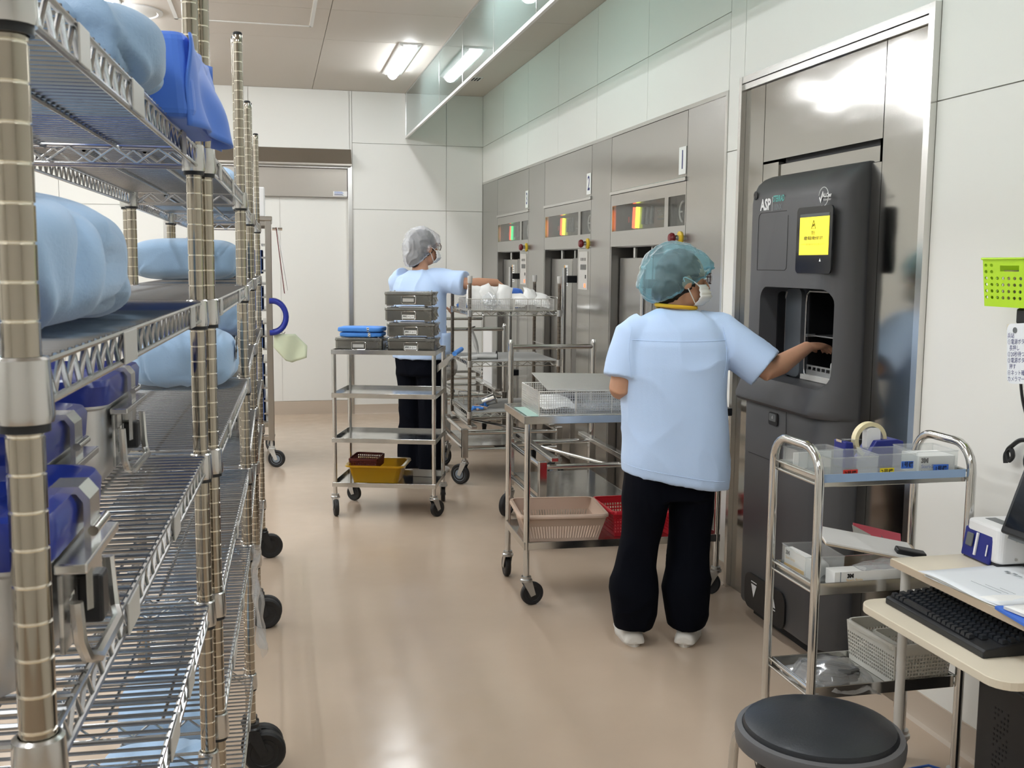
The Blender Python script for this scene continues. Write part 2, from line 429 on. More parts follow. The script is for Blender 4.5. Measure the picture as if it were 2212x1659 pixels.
# ------------------------------------------------------------------ ceiling lights
def ceiling_light(x, y, label, first=[None]):
    if first[0] is None:
        t = thing('ceiling_light', label, 'ceiling light', (x, y, ZC), 0, 'ceiling lights')
        h = MB(); L = .625
        for s in (-1, 1):
            h.loft([[Vector((s*.085, yy, 0)), Vector((s*.085, yy, -.012)), Vector((s*.05, yy, -.028)), Vector((s*.05, yy, 0))] for yy in (-L, L)], smooth=False)
        h.b2((-.085, -L-.01, -.014), (.085, -L, 0)); h.b2((-.085, L, -.014), (.085, L+.01, 0)); h.b2((-.05, -L, -.01), (.05, L, 0))
        h.obj('housing', M['lamp_housing'], t)
        tb = MB(); rings = []
        for yy, k in ((-.60, .6), (-.59, 1), (.59, 1), (.60, .6)):
            rings.append([Vector((.045*k*cos(a), yy, -.012-.055*k*max(0, sin(a)))) for a in [pi*i/10 for i in range(11)]])
        tb.loft(rings); tb.obj('light_tube', M['lamp_tube'], t)
        first[0] = t; return t
    c = copy_tree(first[0]); c.location = (x, y, ZC); c['label'] = label; return c
ceiling_light(1.056, 8.77, 'lit linear ceiling light left of the hanging glass barrier, closest to the back wall')
for y, n_ in ((5.87, 'second'), (2.97, 'third'), (.07, 'fourth')): ceiling_light(1.056, y, 'lit linear ceiling light beside the glass barrier, %s from the back wall' % n_)
for x, row in ((-1.0, 'row behind the wire racks'), (-2.05, 'row along the left wall')):
    for y, n_ in ((8.77, 'closest to'), (7.4, 'second from'), (5.0, 'third from'), (2.6, 'fourth from'), (.2, 'fifth from')): ceiling_light(x, y, 'lit linear ceiling light in the %s, %s the back wall' % (row, n_))

v = thing('ceiling_vent', 'small slotted grey vent in the ceiling strip beside the right wall', 'vent', (1.823, 9.5, ZC))
MB().b2((-.05, -.09, -.006), (.05, .09, 0)).obj('frame', M['lamp_housing'], v)
for k in range(3): MB().b2((-.035+.026*k, -.075, -.008), (-.02+.026*k, .075, -.004)).obj('slot', M['ink_black'], v)
s = thing('ceiling_diffuser', 'flat round white air diffuser on the ceiling behind the blue wrapped box', 'diffuser', (-.92, 7.6, ZC))
MB().lathe([(.24, 0), (.24, -.008), (.21, -.014), (.20, -.008), (.14, -.02), (.01, -.022)], 32).obj('disc', M['lamp_housing'], s)

# ================================================================== STERILIZER FRONT (three autoclaves in a steel wall)
b = MB()
for y0, y1 in ((9.757, AF1), (8.0, 8.522), (6.35, 6.765), (AF0+.02, 5.115)):
    pass
steel = structure(MB().b2((XW+.30, AF0, -.02), (XW+.34, AF1, AZ)).obj('trim_2', M['steel_dark']))
for y0, y1 in ((9.757, AF1), (8.002, 8.522), (6.352, 6.767), (AF0+.022, 5.117)):
    MB().b2((XW, y0+.002, .0), (XW+.03, y1-.002, AZ-.02)).obj('steel_sheet', M['steel_panel_b'], steel)
tr = MB(); tr.b2((XW-.006, AF0, AZ-.02), (XW+.03, AF1, AZ)); tr.b2((XW-.006, AF0, 0), (XW+.03, AF0+.02, AZ-.02))
tr.obj('edge_strip', M['steel_trim'], steel)

def autoclave(YL, num, leds, label):
    t = thing('autoclave', label, 'autoclave', (XW, YL, 0), 0, 'autoclaves in the steel wall')
    W = 1.235
    MB().b2((0, -W+.003, 1.958), (.03, -.003, AZ-.022)).obj('upper_panel', M['steel_panel'], t)
    MB().b2((-.012, -W+.003, 1.936), (.03, -.003, 1.956)).obj('cover_strip', M['steel_trim'], t, bevel=.003)
    p = MB(); z0, z1 = 1.617, 1.934; wz0, wz1 = 1.71, 1.867
    p.b2((0, -W+.003, wz1), (.025, -.003, z1)); p.b2((0, -W+.003, z0), (.025, -.003, wz0))
    for a, c in ((-.003, -.03), (-.93, -.985), (-1.222, -W+.003)): p.b2((0, c, wz0), (.025, a, wz1))
    p.obj('instrument_panel', M['steel_panel'], t)
    for a, c, dp in ((-.03, -.93, .085), (-.985, -1.222, .038)):
        wb = MB()
        wb.b2((dp, c, wz0), (dp+.004, a, wz1)); wb.b2((.025, c, wz0-.004), (dp, a, wz0)); wb.b2((.025, c, wz1), (dp, a, wz1+.004))
        wb.b2((.025, a, wz0), (dp, a+.004, wz1)); wb.b2((.025, c-.004, wz0), (dp, c, wz1))
        win = wb.obj('window_box', M['window_dark'], t)
        MB().b2((.006, c+.001, wz0+.001), (.009, a-.001, wz1-.001)).obj('window_pane', M['window_glass'], win)
    for k, lm in enumerate(leds):
        y = -.235-.056*k
        MB().box((.075, y, 1.789), (.012, .042, .125), Matrix.Rotation(R(6), 3, 'X')).obj('indicator_bar', M[lm], t)
    for k in range(3):
        MB().box((.08, -.375-.07*k, 1.795), (.008, .03, .10), Matrix.Rotation(R(9), 3, 'X')).obj('unlit_bar', M['print_grey'], t)
    MB().b2((.08, -.115, 1.765), (.084, -.105, 1.80)).obj('indicator_dot', M['label_red'], t)
    text('logo_lettering', 'CRELIA', .042, face_mx((.078, -.665, 1.80), (0,-1,0), (0,0,1)), M['print_grey'], t, sx=.9)
    MB().b2((.077, -.735, 1.761), (.079, -.615, 1.769)).obj('logo_subline', M['print_grey'], t)
    gz = MB().tube([(.030, -1.13+.055*cos(a), 1.785+.055*sin(a)) for a in [-pi*.42+pi*.84*i/10 for i in range(11)]], .005, 6)
    gz.b2((.027, -1.115, 1.781), (.031, -1.078, 1.789)); gz.obj('gauge_dial', M['print_white'], t)
    # recess, door
    rc = MB(); z = 1.617
    rc.b2((0, -.03, 0), (.28, -.002, z)); rc.b2((.27, -.93, 0), (.28, -.03, z)); rc.b2((.025, -.93, z-.006), (.28, -.03, z)); rc.b2((0.02, -.945, 0), (.28, -.93, z))
    rc.obj('recess', M['steel_dark'], t)
    MB().b2((0, -W+.003, 0), (.025, -.93, z-.003)).obj('side_panel', M['steel_panel'], t)
    dr = MB().b2((.05, -.62, .06), (.11, -.05, 1.548)).obj('door', M['steel_panel_b'], t, bevel=.006)
    MB().rprism((.10, -.72, .80), (.11, .20, 1.50), .05, 6).obj('door_edge', M['steel_dark'], t)
    hn = MB().cyl((-.03, -.70, .42), (-.03, -.70, 1.48), .017, 14)
    hn.obj('door_handle', M['chrome_soft'], dr)
    for zz in (.55, 1.40): MB().b2((-.03, -.785, zz-.025), (.04, -.70, zz+.025)).obj('handle_bracket', M['black_plastic'], dr)
    lb = MB().b2((.046, -.52, 1.345), (.05, -.43, 1.50)).obj('warning_label', M['paper'], dr)
    MB().b2((.0445, -.452, 1.44), (.0465, -.432, 1.498)).obj('warning_mark', M['label_orange'], lb)
    for k in range(7): MB().b2((.0445, -.51, 1.355+.02*k), (.0465, -.46+.02*(k < 3), 1.362+.02*k)).obj('label_line', M['print_grey'], lb)
    MB().cyl((.09, -.22, 1.54), (.09, -.22, 1.61), .012, 10).obj('lift_rod', M['chrome_soft'], t)
    MB().cyl((.15, -.36, 1.4), (.15, -.36, 1.61), .008, 8).obj('lift_rod', M['chrome_soft'], t)
    # control strip
    cp = MB().b2((-.004, -1.175, 1.335), (0, -.97, 1.592)).obj('control_strip', M['ctrl_panel'], t)
    for k in range(5): MB().b2((-.0055, -1.03-.026*k, 1.53), (-.0035, -1.022-.026*k, 1.55)).obj('key_mark', M['ink_black'], cp)
    MB().b2((-.006, -1.15, 1.47), (-.003, -1.02, 1.505)).obj('readout', M['label_red' if False else 'window_dark'], cp)
    MB().b2((-.006, -1.14, 1.35), (-.003, -1.11, 1.375)).obj('lit_key', M['led_red'], cp)
    MB().b2((-.006, -1.15, 1.41), (-.003, -1.13, 1.435)).obj('dark_key', M['ink_black'], cp)
    # emergency stop
    e = MB().lathe([(.036, 0), (.036, .006), (.022, .012)], 20, (0, -1.165, 1.645), (-1,0,0)).obj('stop_ring', M['estop_yellow'], t)
    MB().lathe([(.016, .008), (.016, .03)], 16, (0, -1.165, 1.645), (-1,0,0)).obj('stop_collar', M['chrome'], e)
    MB().lathe([(.012, .03), (.026, .038), (.028, .05), (.02, .062), (.001, .064)], 20, (0, -1.165, 1.645), (-1,0,0)).obj('stop_button', M['estop_red'], e)
    # number card
    c = MB().b2((-.0035, -1.225, 1.972), (-.0015, -1.13, 2.112)).obj('number_card', M['paper'], t)
    text('number', num, .135, face_mx((-.0042, -1.178, 2.042), (0,-1,0), (0,0,1)), M['ink_blue'], c, sx=.8, bold=.002)
    return t
autoclave(9.757, '3', ('led_red', 'led_green'), 'autoclave with number 3 card and lit green indicator bar, beside the back wall')
autoclave(8.002, '2', ('led_red', 'led_yellow'), 'autoclave with number 2 card, between the two other autoclaves')
autoclave(6.352, '1', ('led_red', 'led_yellow'), 'autoclave with number 1 card, behind the person in the pale blue cap')

# ================================================================== SURROUND OF THE PLASMA STERILIZER
UY0, UY1 = 3.41, 4.105                       # body of the plasma sterilizer
sr = MB(); x0, x1 = XW-.024, XW+.03
sr.b2((x0, SF1-.028, 0), (x1, SF1, SZ)); sr.b2((x0, SF0, 0), (x1, SF0+.032, SZ)); sr.b2((x0+.003, SF0+.032, SZ-.03), (x1, SF1-.028, SZ)); sr.b2((x0+.009, SF0+.032, SZ-.058), (x1, SF1-.028, SZ-.033))
s = structure(sr.obj('trim_3', M['steel_trim']))
pieces = [((4.256, 0), (SF1-.028, SZ-.058)), ((3.34, 1.948), (4.254, SZ-.058)), ((SF0+.032, 0), (3.338, SZ-.058)),
          ((3.36, 1.87), (4.215, 1.928)), ((3.338, 0), (UY0-.008, 1.87)), ((UY1+.006, 0), (4.254, 1.94))]
for k, (a, c) in enumerate(pieces):
    off = .006 if k in (3,) else 0
    MB().b2((XW+off, a[0]+.0015, a[1]+.0015), (XW+.025, c[0]-.0015, c[1]-.0015)).obj('steel_sheet', M['steel_surround'], s)
MB().b2((XW+.03, 3.3, 0), (XW+.034, UY0-.01, SZ-.04)).obj('backing', M['asp_seam'], s)
MB().b2((XW+.03, UY1+.003, 0), (XW+.034, 4.45, SZ-.04)).obj('backing', M['asp_seam'], s)
MB().b2((XW+.03, 3.3, 1.885), (XW+.034, 4.45, SZ-.04)).obj('backing', M['asp_seam'], s)

# ------------------------------------------------------------------ plasma sterilizer
def bool_cut(me, cutters):
    o = bpy.data.objects.new('tmp', me); COL.objects.link(o); cs = []
    for c in cutters:
        co = bpy.data.objects.new('cut', c); COL.objects.link(co); cs.append(co)
        md = o.modifiers.new('x', 'BOOLEAN'); md.operation = 'DIFFERENCE'; md.object = co; md.solver = 'EXACT'
    dg = bpy.context.evaluated_depsgraph_get(); dg.update()
    out = bpy.data.meshes.new_from_object(o.evaluated_get(dg), depsgraph=dg)
    for co in cs + [o]: bpy.data.objects.remove(co)
    return out

ps = thing('plasma_sterilizer', 'dark grey plasma sterilizer with yellow warning screen, set in a steel surround', 'sterilizer', (XW, UY1, 0))
W = UY1-UY0
def plan(fx, lip=0):
    """outline (x,y): back far, far side, front flat, big near-side curve, back near."""
    pts = [(.12, 0), (fx*.6, lip*.02), (fx+.02, -.002+lip*.02), (fx+.004, -.012+lip*.02), (fx, -.03)]
    pts += [(fx, -.25), (fx, -.42), (fx, -W+.13)]
    for i in range(1, 9):
        a = pi/2*i/8
        pts.append((fx*cos(a)**.9 if i < 8 else 0.0, -W+.13-.13*sin(a)))
    pts += [(.12, -W)]
    return pts
prof = [(.062, -.112), (.075, -.118), (.93, -.122), (.938, -.118), (.942, -.150), (.955, -.164), (.972, -.166), (1.045, -.136), (1.12, -.126), (1.3, -.124),
        (1.76, -.124), (1.80, -.118), (1.835, -.100), (1.858, -.074), (1.872, -.040), (1.878, -.006)]
b = MB(); b.loft([[Vector((x, y, z)) for x, y in plan(fx, 1 if .94 < z < 1.05 else 0)] for z, fx in prof])
cut = MB().rprism((.0, -.385, 1.235), (.535, .37, .60), .055, 6, axis='x')
bm = bool_cut(b.mesh('body'), [cut.mesh('c')])
for p in bm.polygons: p.use_smooth = True
body = link('body', bm, M['asp_grey'], ps)
md = body.modifiers.new('e', 'EDGE_SPLIT'); md.split_angle = R(35)
MB().b2((-.06, -W+.04, 0), (.1, -.03, .07)).obj('plinth', M['asp_seam'], ps)
# lining of the loading niche and the chamber behind it
yl, yr, zb, zt = -.1185, -.6515, 1.05, 1.42
n = MB(); n.b2((.115, yr-.02, zb-.02), (.12, -.36, zt+.02)) if False else None
ni = MB()
ni.b2((.0, -.262, zb), (.03, yl+.004, zt)); ni.obj('niche_back', M['asp_inner'], ps)
MB().b2((-.02, yl-.012, zb+.02), (.10, yl-.002, zt-.02)).obj('niche_rail', M['chamber_black'], ps) if False else None
sl = MB().rprism((-.030, yl-.006, 1.235), (.032, .33, .012), .012, 4, axis='y').obj('door_slot', M['chamber_black'], ps)
fl2 = MB().rprism((-.004, -.194, 1.235), (.135, .355, .02), .03, 5, axis='x').obj('chamber_flange', M['asp_inner'], ps)
rim = MB().tube([(-.015, -.132, 1.075), (-.015, -.127, 1.10), (-.015, -.127, 1.37), (-.015, -.14, 1.40)], .004, 6); rim.obj('flange_edge', M['chamber_rim'], fl2)
ch = MB()
ch.b2((.02, -.69, 1.03), (.70, -.68, 1.42)); ch.b2((.02, -.272, 1.03), (.70, -.262, 1.42)); ch.b2((.02, -.69, 1.40), (.70, -.262, 1.42)); ch.b2((.02, -.69, 1.03), (.70, -.262, 1.065)); ch.b2((.69, -.69, 1.03), (.70, -.262, 1.42))
ch.obj('chamber', M['chamber_black'], ps)
rm = MB(); pts = []
for cx, cz, a0 in ((-.36, 1.375, pi/2), (-.36, 1.095, pi)):
    pts += [(.095, cx+.03*cos(a0+pi/2*i/5)*-1, cz+.03*sin(a0+pi/2*i/5)) for i in range(6)]
rm.tube([(.005, -.645, 1.405), (.005, -.293, 1.405), (.005, -.271, 1.39), (.005, -.265, 1.36), (.005, -.265, 1.10), (.005, -.271, 1.075), (.005, -.293, 1.06), (.005, -.645, 1.06)], .004, 6)
rm.obj('chamber_rim', M['chamber_rim'], ps)
shf = MB(); shf.b2((.012, -.66, 1.085), (.66, -.275, 1.092)); shf.b2((.010, -.64, 1.07), (.014, -.275, 1.092))
for k in range(9): shf.b2((.0085, -.29-.036*k, 1.092), (.0125, -.282-.036*k, 1.105))
shf.b2((.0085, -.64, 1.105), (.0125, -.28, 1.112)); sh = shf.obj('chamber_shelf', M['chamber_rim'], ps)
MB().b2((-.005, -.64, 1.052), (.02, -.255, 1.072)).obj('shelf_foot', M['leg_grey'], ps)
sh2 = MB(); sh2.b2((.03, -.67, 1.225), (.66, -.275, 1.23)); sh2.b2((.004, -.285, 1.222), (.04, -.262, 1.234)); sh2.obj('chamber_shelf', M['chamber_rim'], ps)
# screen
fx = -.1245
MB().rprism((fx-.001, -.545, 1.60), (.262, .245, .006), .018, 5, axis='x').obj('screen_bezel', M['screen_black'], ps)
scn = MB().b2((fx-.0052, -.655, 1.545), (fx-.0042, -.440, 1.685)).obj('warning_screen', M['screen_yellow'], ps)
MB().b2((fx-.0052, -.655, 1.686), (fx-.0042, -.440, 1.697)).obj('status_bar', M['screen_grey'], scn)
text('screen_heading', '警告:', .016, face_mx((fx-.006, -.545, 1.625), (0,-1,0), (0,0,1)), M['ink_black'], scn, sx=.8)
text('screen_message', '装置が高温の場合があります', .0148, face_mx((fx-.006, -.545, 1.606), (0,-1,0), (0,0,1)), M['ink_black'], scn, sx=.72, bold=.0003)
text('screen_note', 'チャンバー内部が高温のため、やけどに注意してください', .0085, face_mx((fx-.006, -.545, 1.584), (0,-1,0), (0,0,1)), M['ink_olive'], scn, sx=.78)
tri = MB().tube([(fx-.006, -.530, 1.642), (fx-.006, -.560, 1.642), (fx-.006, -.545, 1.672)], .0011, 4, closed=True)
tri.tube([(fx-.006, -.538, 1.648), (fx-.006, -.543, 1.658), (fx-.006, -.546, 1.650), (fx-.006, -.551, 1.660)], .001, 4); tri.obj('warning_triangle', M['ink_black'], scn)
MB().add([(fx-.0052, -.592, 1.521), (fx-.0052, -.606, 1.521), (fx-.0052, -.599, 1.533)], [(0,1,2)]).obj('screen_icon', M['print_white'], scn)
# printing on the housing
text('maker_logo', 'ASP', .062, face_mx((fx-.001, -.14, 1.748), (0,-1,0), (0,0,1)), M['print_white'], ps, sx=.88, bold=.0022)
MB().b2((fx-.0012, -.199, 1.722), (fx-.0002, -.1975, 1.778)).obj('logo_bar', M['print_white'], ps)
text('model_name', 'STERRAD', .034, face_mx((fx-.001, -.205, 1.768), (0,-1,0), (0,0,1)), M['print_teal'], ps, ax='LEFT', sx=.66, bold=.0006)
text('model_number', '100NX', .034, face_mx((fx-.001, -.205, 1.735), (0,-1,0), (0,0,1)), M['print_grey'], ps, ax='LEFT', sx=.72)
lg = MB().tube([(fx-.001, -.60+.034*cos(a), 1.755+.034*sin(a)) for a in [pi*.05+1.55*pi*i/24 for i in range(25)]], .0012, 4)
lg.add([(fx-.0012, -.568, 1.752), (fx-.0012, -.575, 1.757), (fx-.0012, -.579, 1.746), (fx-.0012, -.592, 1.775), (fx-.0012, -.597, 1.772), (fx-.0012, -.581, 1.732)], [(0,1,2,5),(2,3,4,5)])
lg.obj('check_emblem', M['print_white'], ps)
text('emblem_lettering', 'ALLClear', .020, face_mx((fx-.0012, -.624, 1.759), (0,-1,0), (0,0,1)), M['print_white'], ps, sx=.8, bold=.0006)
text('emblem_subline', 'TECHNOLOGY', .0095, face_mx((fx-.0012, -.626, 1.743), (0,-1,0), (0,0,1)), M['print_white'], ps, sx=.85)
# seams, hatch, latch, pedals
def seam_loop(pts, r=.0011): return MB().tube([(fx+.0003, y, z) for y, z in pts], r, 4)
seam_loop([(-.32, 1.718), (-.10, 1.718), (-.085, 1.708), (-.08, 1.695), (-.08, 1.487), (-.32, 1.487), (-.333, 1.495), (-.335, 1.51), (-.335, 1.70)], .0014).obj('hatch_seam', M['asp_seam'], ps)
MB().lathe([(.018, .0), (.018, .002), (.012, .003)], 16, (fx+.001, -.045, 1.792), (-1,0,0)).obj('indicator_lens', M['screen_black'], ps)
la = MB().rprism((fx-.0005, -.275, .892), (.075, .052, .006), .012, 4, axis='x').obj('latch', M['asp_seam'], ps)
MB().rprism((fx-.004, -.275, .898), (.058, .03, .004), .006, 3, axis='x').obj('latch_button', M['grey_label'], la)
text('latch_mark', 'd', .02, face_mx((fx-.0066, -.275, .899), (0,-1,0), (0,0,1)), M['print_white'], la)
sm = seam_loop([(-.06, .935), (-.38, .935), (-.385, .80), (-.385, .71)]); sm.tube([(fx+.0003, -.06, .72), (fx+.0003, -.33, .72), (fx+.0003, -.345, .735), (fx+.0003, -.345, .80)], .0012, 4)
sm.obj('door_seam', M['asp_seam'], ps)
pd = MB().rprism((fx+.004, -.25, .135), (.36, .15, .012), .045, 5, axis='x').obj('pedal_plate', M['chamber_black'], ps)
for k, (y, up) in enumerate(((-.16, -1), (-.33, 1))):
    zc = .15
    MB().add([(fx-.0035, y+.025, zc-.02*up), (fx-.0035, y-.025, zc-.02*up), (fx-.0035, y, zc+.035*up)], [(0,1,2) if up > 0 else (2,1,0)]).obj('pedal_arrow', M['print_white'], pd)
    MB().b2((fx-.0036, y-.025, zc-.03*up-.002), (fx-.003, y+.025, zc-.03*up+.002)).obj('pedal_bar', M['print_white'], pd)
# white cup on the chamber shelf
MB().cyl((.05, -.40, 1.118), (.30, -.46, 1.118), .017, 14).obj('white_tube', M['white_plastic'])
o = bpy.data.objects['white_tube']; o.location = (XW, UY1, -.008); tag(o, 'white plastic tube lying on the shelf inside the sterilizer chamber', 'tube')

# ================================================================== WIRE RACKS
PITCH_G = .0254
def post_meshes(z0, z1, r=.0127):
    """chrome post with a groove every inch."""
    prof = []; z = z0
    prof.append((r, z0))
    k = math.ceil(z0/PITCH_G)
    while (k+.5)*PITCH_G < z1-.01:
        zz = (k+.5)*PITCH_G
        prof += [(r, zz-.0012), (r-.0012, zz-.0006), (r-.0012, zz+.0006), (r, zz+.0012)]; k += 1
    prof += [(r, z1-.004), (r-.003, z1)]
    me = MB().lathe(prof, 16).mesh('post')
    for p in me.polygons:
        rr = [math.hypot(me.vertices[v].co.x, me.vertices[v].co.y) for v in p.vertices]
        if min(rr) < r-.0008 and len(p.vertices) == 4 and p.center.z < z1-.01: p.material_index = 1  # groove faces take the brighter second metal as a painted glint
    return me
POST = post_meshes(.13, 2.12); POST.materials.append(M['post_steel']); POST.materials.append(M['groove_glint'])
CAST = {}
def caster_parts(parent, loc, rz=0, R_=.06, tyre='black_rubber', hub='grey_hub', fork='galv', width=.03, trail=.03, name='caster', stem=.02):
    """swivel caster: fork part with wheel and hub sub-parts; top plate at z = 2R+.03."""
    key = (R_, tyre, hub, fork, width)
    if key not in CAST:
        h = 2*R_+.028
        f = MB(); f.lathe([(.022, h), (.022, h-.01), (.027, h-.014), (.027, h-.024), (.012, h-.026)], 16)
        f.cyl((0, 0, h), (0, 0, h+stem), .011, 10)
        for s in (-1, 1):
            y = s*(width/2+.004)
            f.add([(-.022, y-.0015, h-.02), (.022, y-.0015, h-.02), (trail+.012, y-.0015, R_-.004), (trail-.010, y-.0015, R_-.012),
                   (-.022, y+.0015, h-.02), (.022, y+.0015, h-.02), (trail+.012, y+.0015, R_-.004), (trail-.010, y+.0015, R_-.012)],
                  [(0,1,2,3),(7,6,5,4),(0,4,5,1),(1,5,6,2),(2,6,7,3),(3,7,4,0)])
        f.b2((-.022, -width/2-.005, h-.024), (.022, width/2+.005, h-.018))
        wl = MB().lathe([(R_*.62, -width*.42), (R_*.9, -width*.5), (R_, -width*.28), (R_, width*.28), (R_*.9, width*.5), (R_*.62, width*.42)], 28, (trail, 0, R_), (0,1,0))
        hb = MB().lathe([(R_*.14, -width*.62), (R_*.16, -width*.5), (R_*.6, -width*.38), (R_*.66, -width*.46), (R_*.66, width*.46), (R_*.6, width*.38), (R_*.16, width*.5), (R_*.14, width*.62)], 20, (trail, 0, R_), (0,1,0))
        CAST[key] = (f.mesh('caster_fork'), wl.mesh('wheel'), hb.mesh('hub'))
        for me, mm in zip(CAST[key], (fork, tyre, hub)): me.materials.append(M[mm])
    f, wl, hb = CAST[key]
    o = link('caster', f, None, parent); o.location = loc; o.rotation_euler = (0, 0, rz)
    link('wheel', wl, None, o); link('hub', hb, None, o)
    return o

def wire_shelf(L, D, pitch=.024, labels=(), dense=1):
    """returns list of (name, mesh, mat, kind). origin: front-near post axis, +y along, -x back, z=0 deck top."""
    fr = MB(); r = .0031; h = .031
    x0, x1 = .006, -D-.006
    for x in (x0, x1):
        fr.cyl((x, 0, -.002), (x, L, -.002), r, 8); fr.cyl((x, 0, -h), (x, L, -h), r, 8)
    for y in (-.004, L+.004):
        fr.cyl((0, y, -.002), (-D, y, -.002), r, 8); fr.cyl((0, y, -h), (-D, y, -h), r, 8)
    tw = MB()
    def zig(a, b, n):
        a, b = Vector(a), Vector(b); pts = []
        for i in range(n+1):
            p = a.lerp(b, i/n); p.z = -.004 if i % 2 else -h+.002; pts.append(p)
        tw.tube(pts, .0026, 5)
    nz = int(L/.022); zig((x0-.001, .02, 0), (x0-.001, L-.02, 0), nz); zig((x1+.001, .02, 0), (x1+.001, L-.02, 0), nz)
    ne = int(D/.036); zig((-.02, -.004, 0), (-D+.02, -.004, 0), ne); zig((-.02, L+.004, 0), (-D+.02, L+.004, 0), ne)
    dk = MB(); n = int(L/pitch)
    for i in range(1, n):
        y = L*i/n
        dk.cyl((x0+.002, y, 0), (x1-.002, y, 0), .0024, 6, cap=False)
    nl = max(2, int(D/.12))
    for k in range(1, nl+1):
        x = -D*k/(nl+1)
        dk.cyl((x, 0, -.006), (x, L, -.006), .0032, 6, cap=False)
    cl = MB()
    cols = []
    for x in (0, -D):
        for y in (0, L):
            c = MB().lathe([(.0135, -.040), (.0185, -.040), (.0195, -.034), (.0175, .002), (.0150, .004), (.0135, .004)], 18, (x, y, 0), cap=False)
            sgn = 1 if y == 0 else -1
            cols.append(c.mesh('collar'))
    rg = [MB().lathe([(.0135, -.046), (.0165, -.046), (.0165, -.040), (.0135, -.040)], 18, (x, y, 0), cap=False).mesh('sleeve_ring') for x in (0, -D) for y in (0, L)]
    return fr.mesh('shelf'), tw.mesh('truss_wire'), dk.mesh('wire_deck'), cols, rg

def rack(P1, P2, zs, D, label, casters=(), labels=()):
    P1, P2 = Vector((*P1, 0)), Vector((*P2, 0)); d = P2-P1; L = d.length; rz = math.atan2(-d.x, d.y)
    t = thing('wire_rack', label, 'rack', P1, rz, 'chrome wire racks in a row')
    for x in (0, -D):
        for y in (0, L):
            p = link('post', POST, None, t); p.location = (x, y, 0)
            cp = MB().lathe([(.0125, 2.116), (.0128, 2.122), (.010, 2.125)], 14).obj('post_cap', M['black_plastic'], p)
    fr, tw, dk, cols, rg = wire_shelf(L, D)
    for me, mm in ((fr, 'wire_steel'), (tw, 'wire_steel'), (dk, 'deck_wire')): me.materials.append(M[mm])
    for c in cols: c.materials.append(M['chrome_soft'])
    for c in rg: c.materials.append(M['black_plastic'])
    for i, z in enumerate(zs):
        s = link('shelf', fr, None, t); s.location = (0, 0, z)
        o = link('truss_wire', tw, None, s); o['kind'] = 'stuff'
        o = link('wire_deck', dk, None, s); o['kind'] = 'stuff'
        for c in cols: link('collar', c, None, s)
        for c in rg: link('sleeve_ring', c, None, s)
        for (li, f, wd) in labels:
            if li == i:
                y = f*L
                MB().b2((.0095, y-wd*.4, -.033), (.0115, y+wd*.4, -.001)).obj('label_card', M['card_grey'], s, bevel=.001)
    for (k, ang) in casters:
        x, y = [(0, 0), (0, L), (-D, 0), (-D, L)][k]
        caster_parts(t, (x, y, 0), ang, .0625, 'black_rubber', 'black_plastic', 'black_plastic', .036, .035)
    return t
ZS = [1.689, 1.433, 1.172, .913, .688, .300]
ZS1 = [1.689, 1.433, 1.172, .913, .640, .300]
LAB = [(0, .17, .05), (0, .42, .09), (0, .80, .05), (1, .33, .09), (1, .85, .07), (2, .30, .08), (2, .62, .07), (3, .30, .12), (3, .55, .10), (3, .72, .08), (4, .4, .1)]
rack((-.162, .744), (-.123, 1.836), ZS1, .46, 'chrome wire rack holding the blue-lidded containers', [(0, 0), (1, .1), (3, pi)], LAB)
rack((-.108, 1.884), (-.080, 3.044), ZS, .29, 'chrome wire rack standing between the container rack and the grey-blue bundle rack', [(0, .1), (1, .05), (3, pi)],
     [(0, .2, .06), (0, .55, .07), (1, .15, .06), (1, .7, .06), (2, .3, .05), (3, .45, .05), (4, .3, .14), (4, .6, .05), (5, .75, .06)])
rack((-.086, 3.095), (-.082, 4.30), ZS, .30, 'chrome wire rack with the grey-blue taped bundle and a grey container', [(0, 0), (1, .1), (3, pi)], [(0, .5, .06), (1, .4, .06), (2, .6, .06), (3, .2, .05)])
rack((-.078, 4.345), (-.065, 5.36), ZS, .30, 'chrome wire rack at the end of the row toward the tray cart', [(0, 0), (1, .15), (3, pi)], [(0, .5, .06), (1, .4, .06)])

# plastic bag hanging from the lower rail of the second rack
def crumple(mb, amp, freq, seed=0):
    for v in mb.v:
        n = noise.noise_vector(v*freq+Vector((seed, seed*2.1, -seed)))
        v += n*amp
    return mb
def grid(fn, nu, nv, smooth=True, mb=None):
    mb = mb or MB()
    vs = [fn(i/nu, j/nv) for j in range(nv+1) for i in range(nu+1)]
    fs = [(j*(nu+1)+i, j*(nu+1)+i+1, (j+1)*(nu+1)+i+1, (j+1)*(nu+1)+i) for j in range(nv) for i in range(nu)]
    return mb.add(vs, fs, smooth)
bg = grid(lambda u, v: Vector((.012+.012*sin(u*9)+.02*v*v, -.06+.12*u, -.30*v)), 12, 16); crumple(bg, .02, 14, 3)
o = bg.obj('clear_bag', M['film']); tag(o, 'crumpled clear plastic bag hanging from a low rack rail', 'plastic bag', loc=(-.075, 3.0, .69))

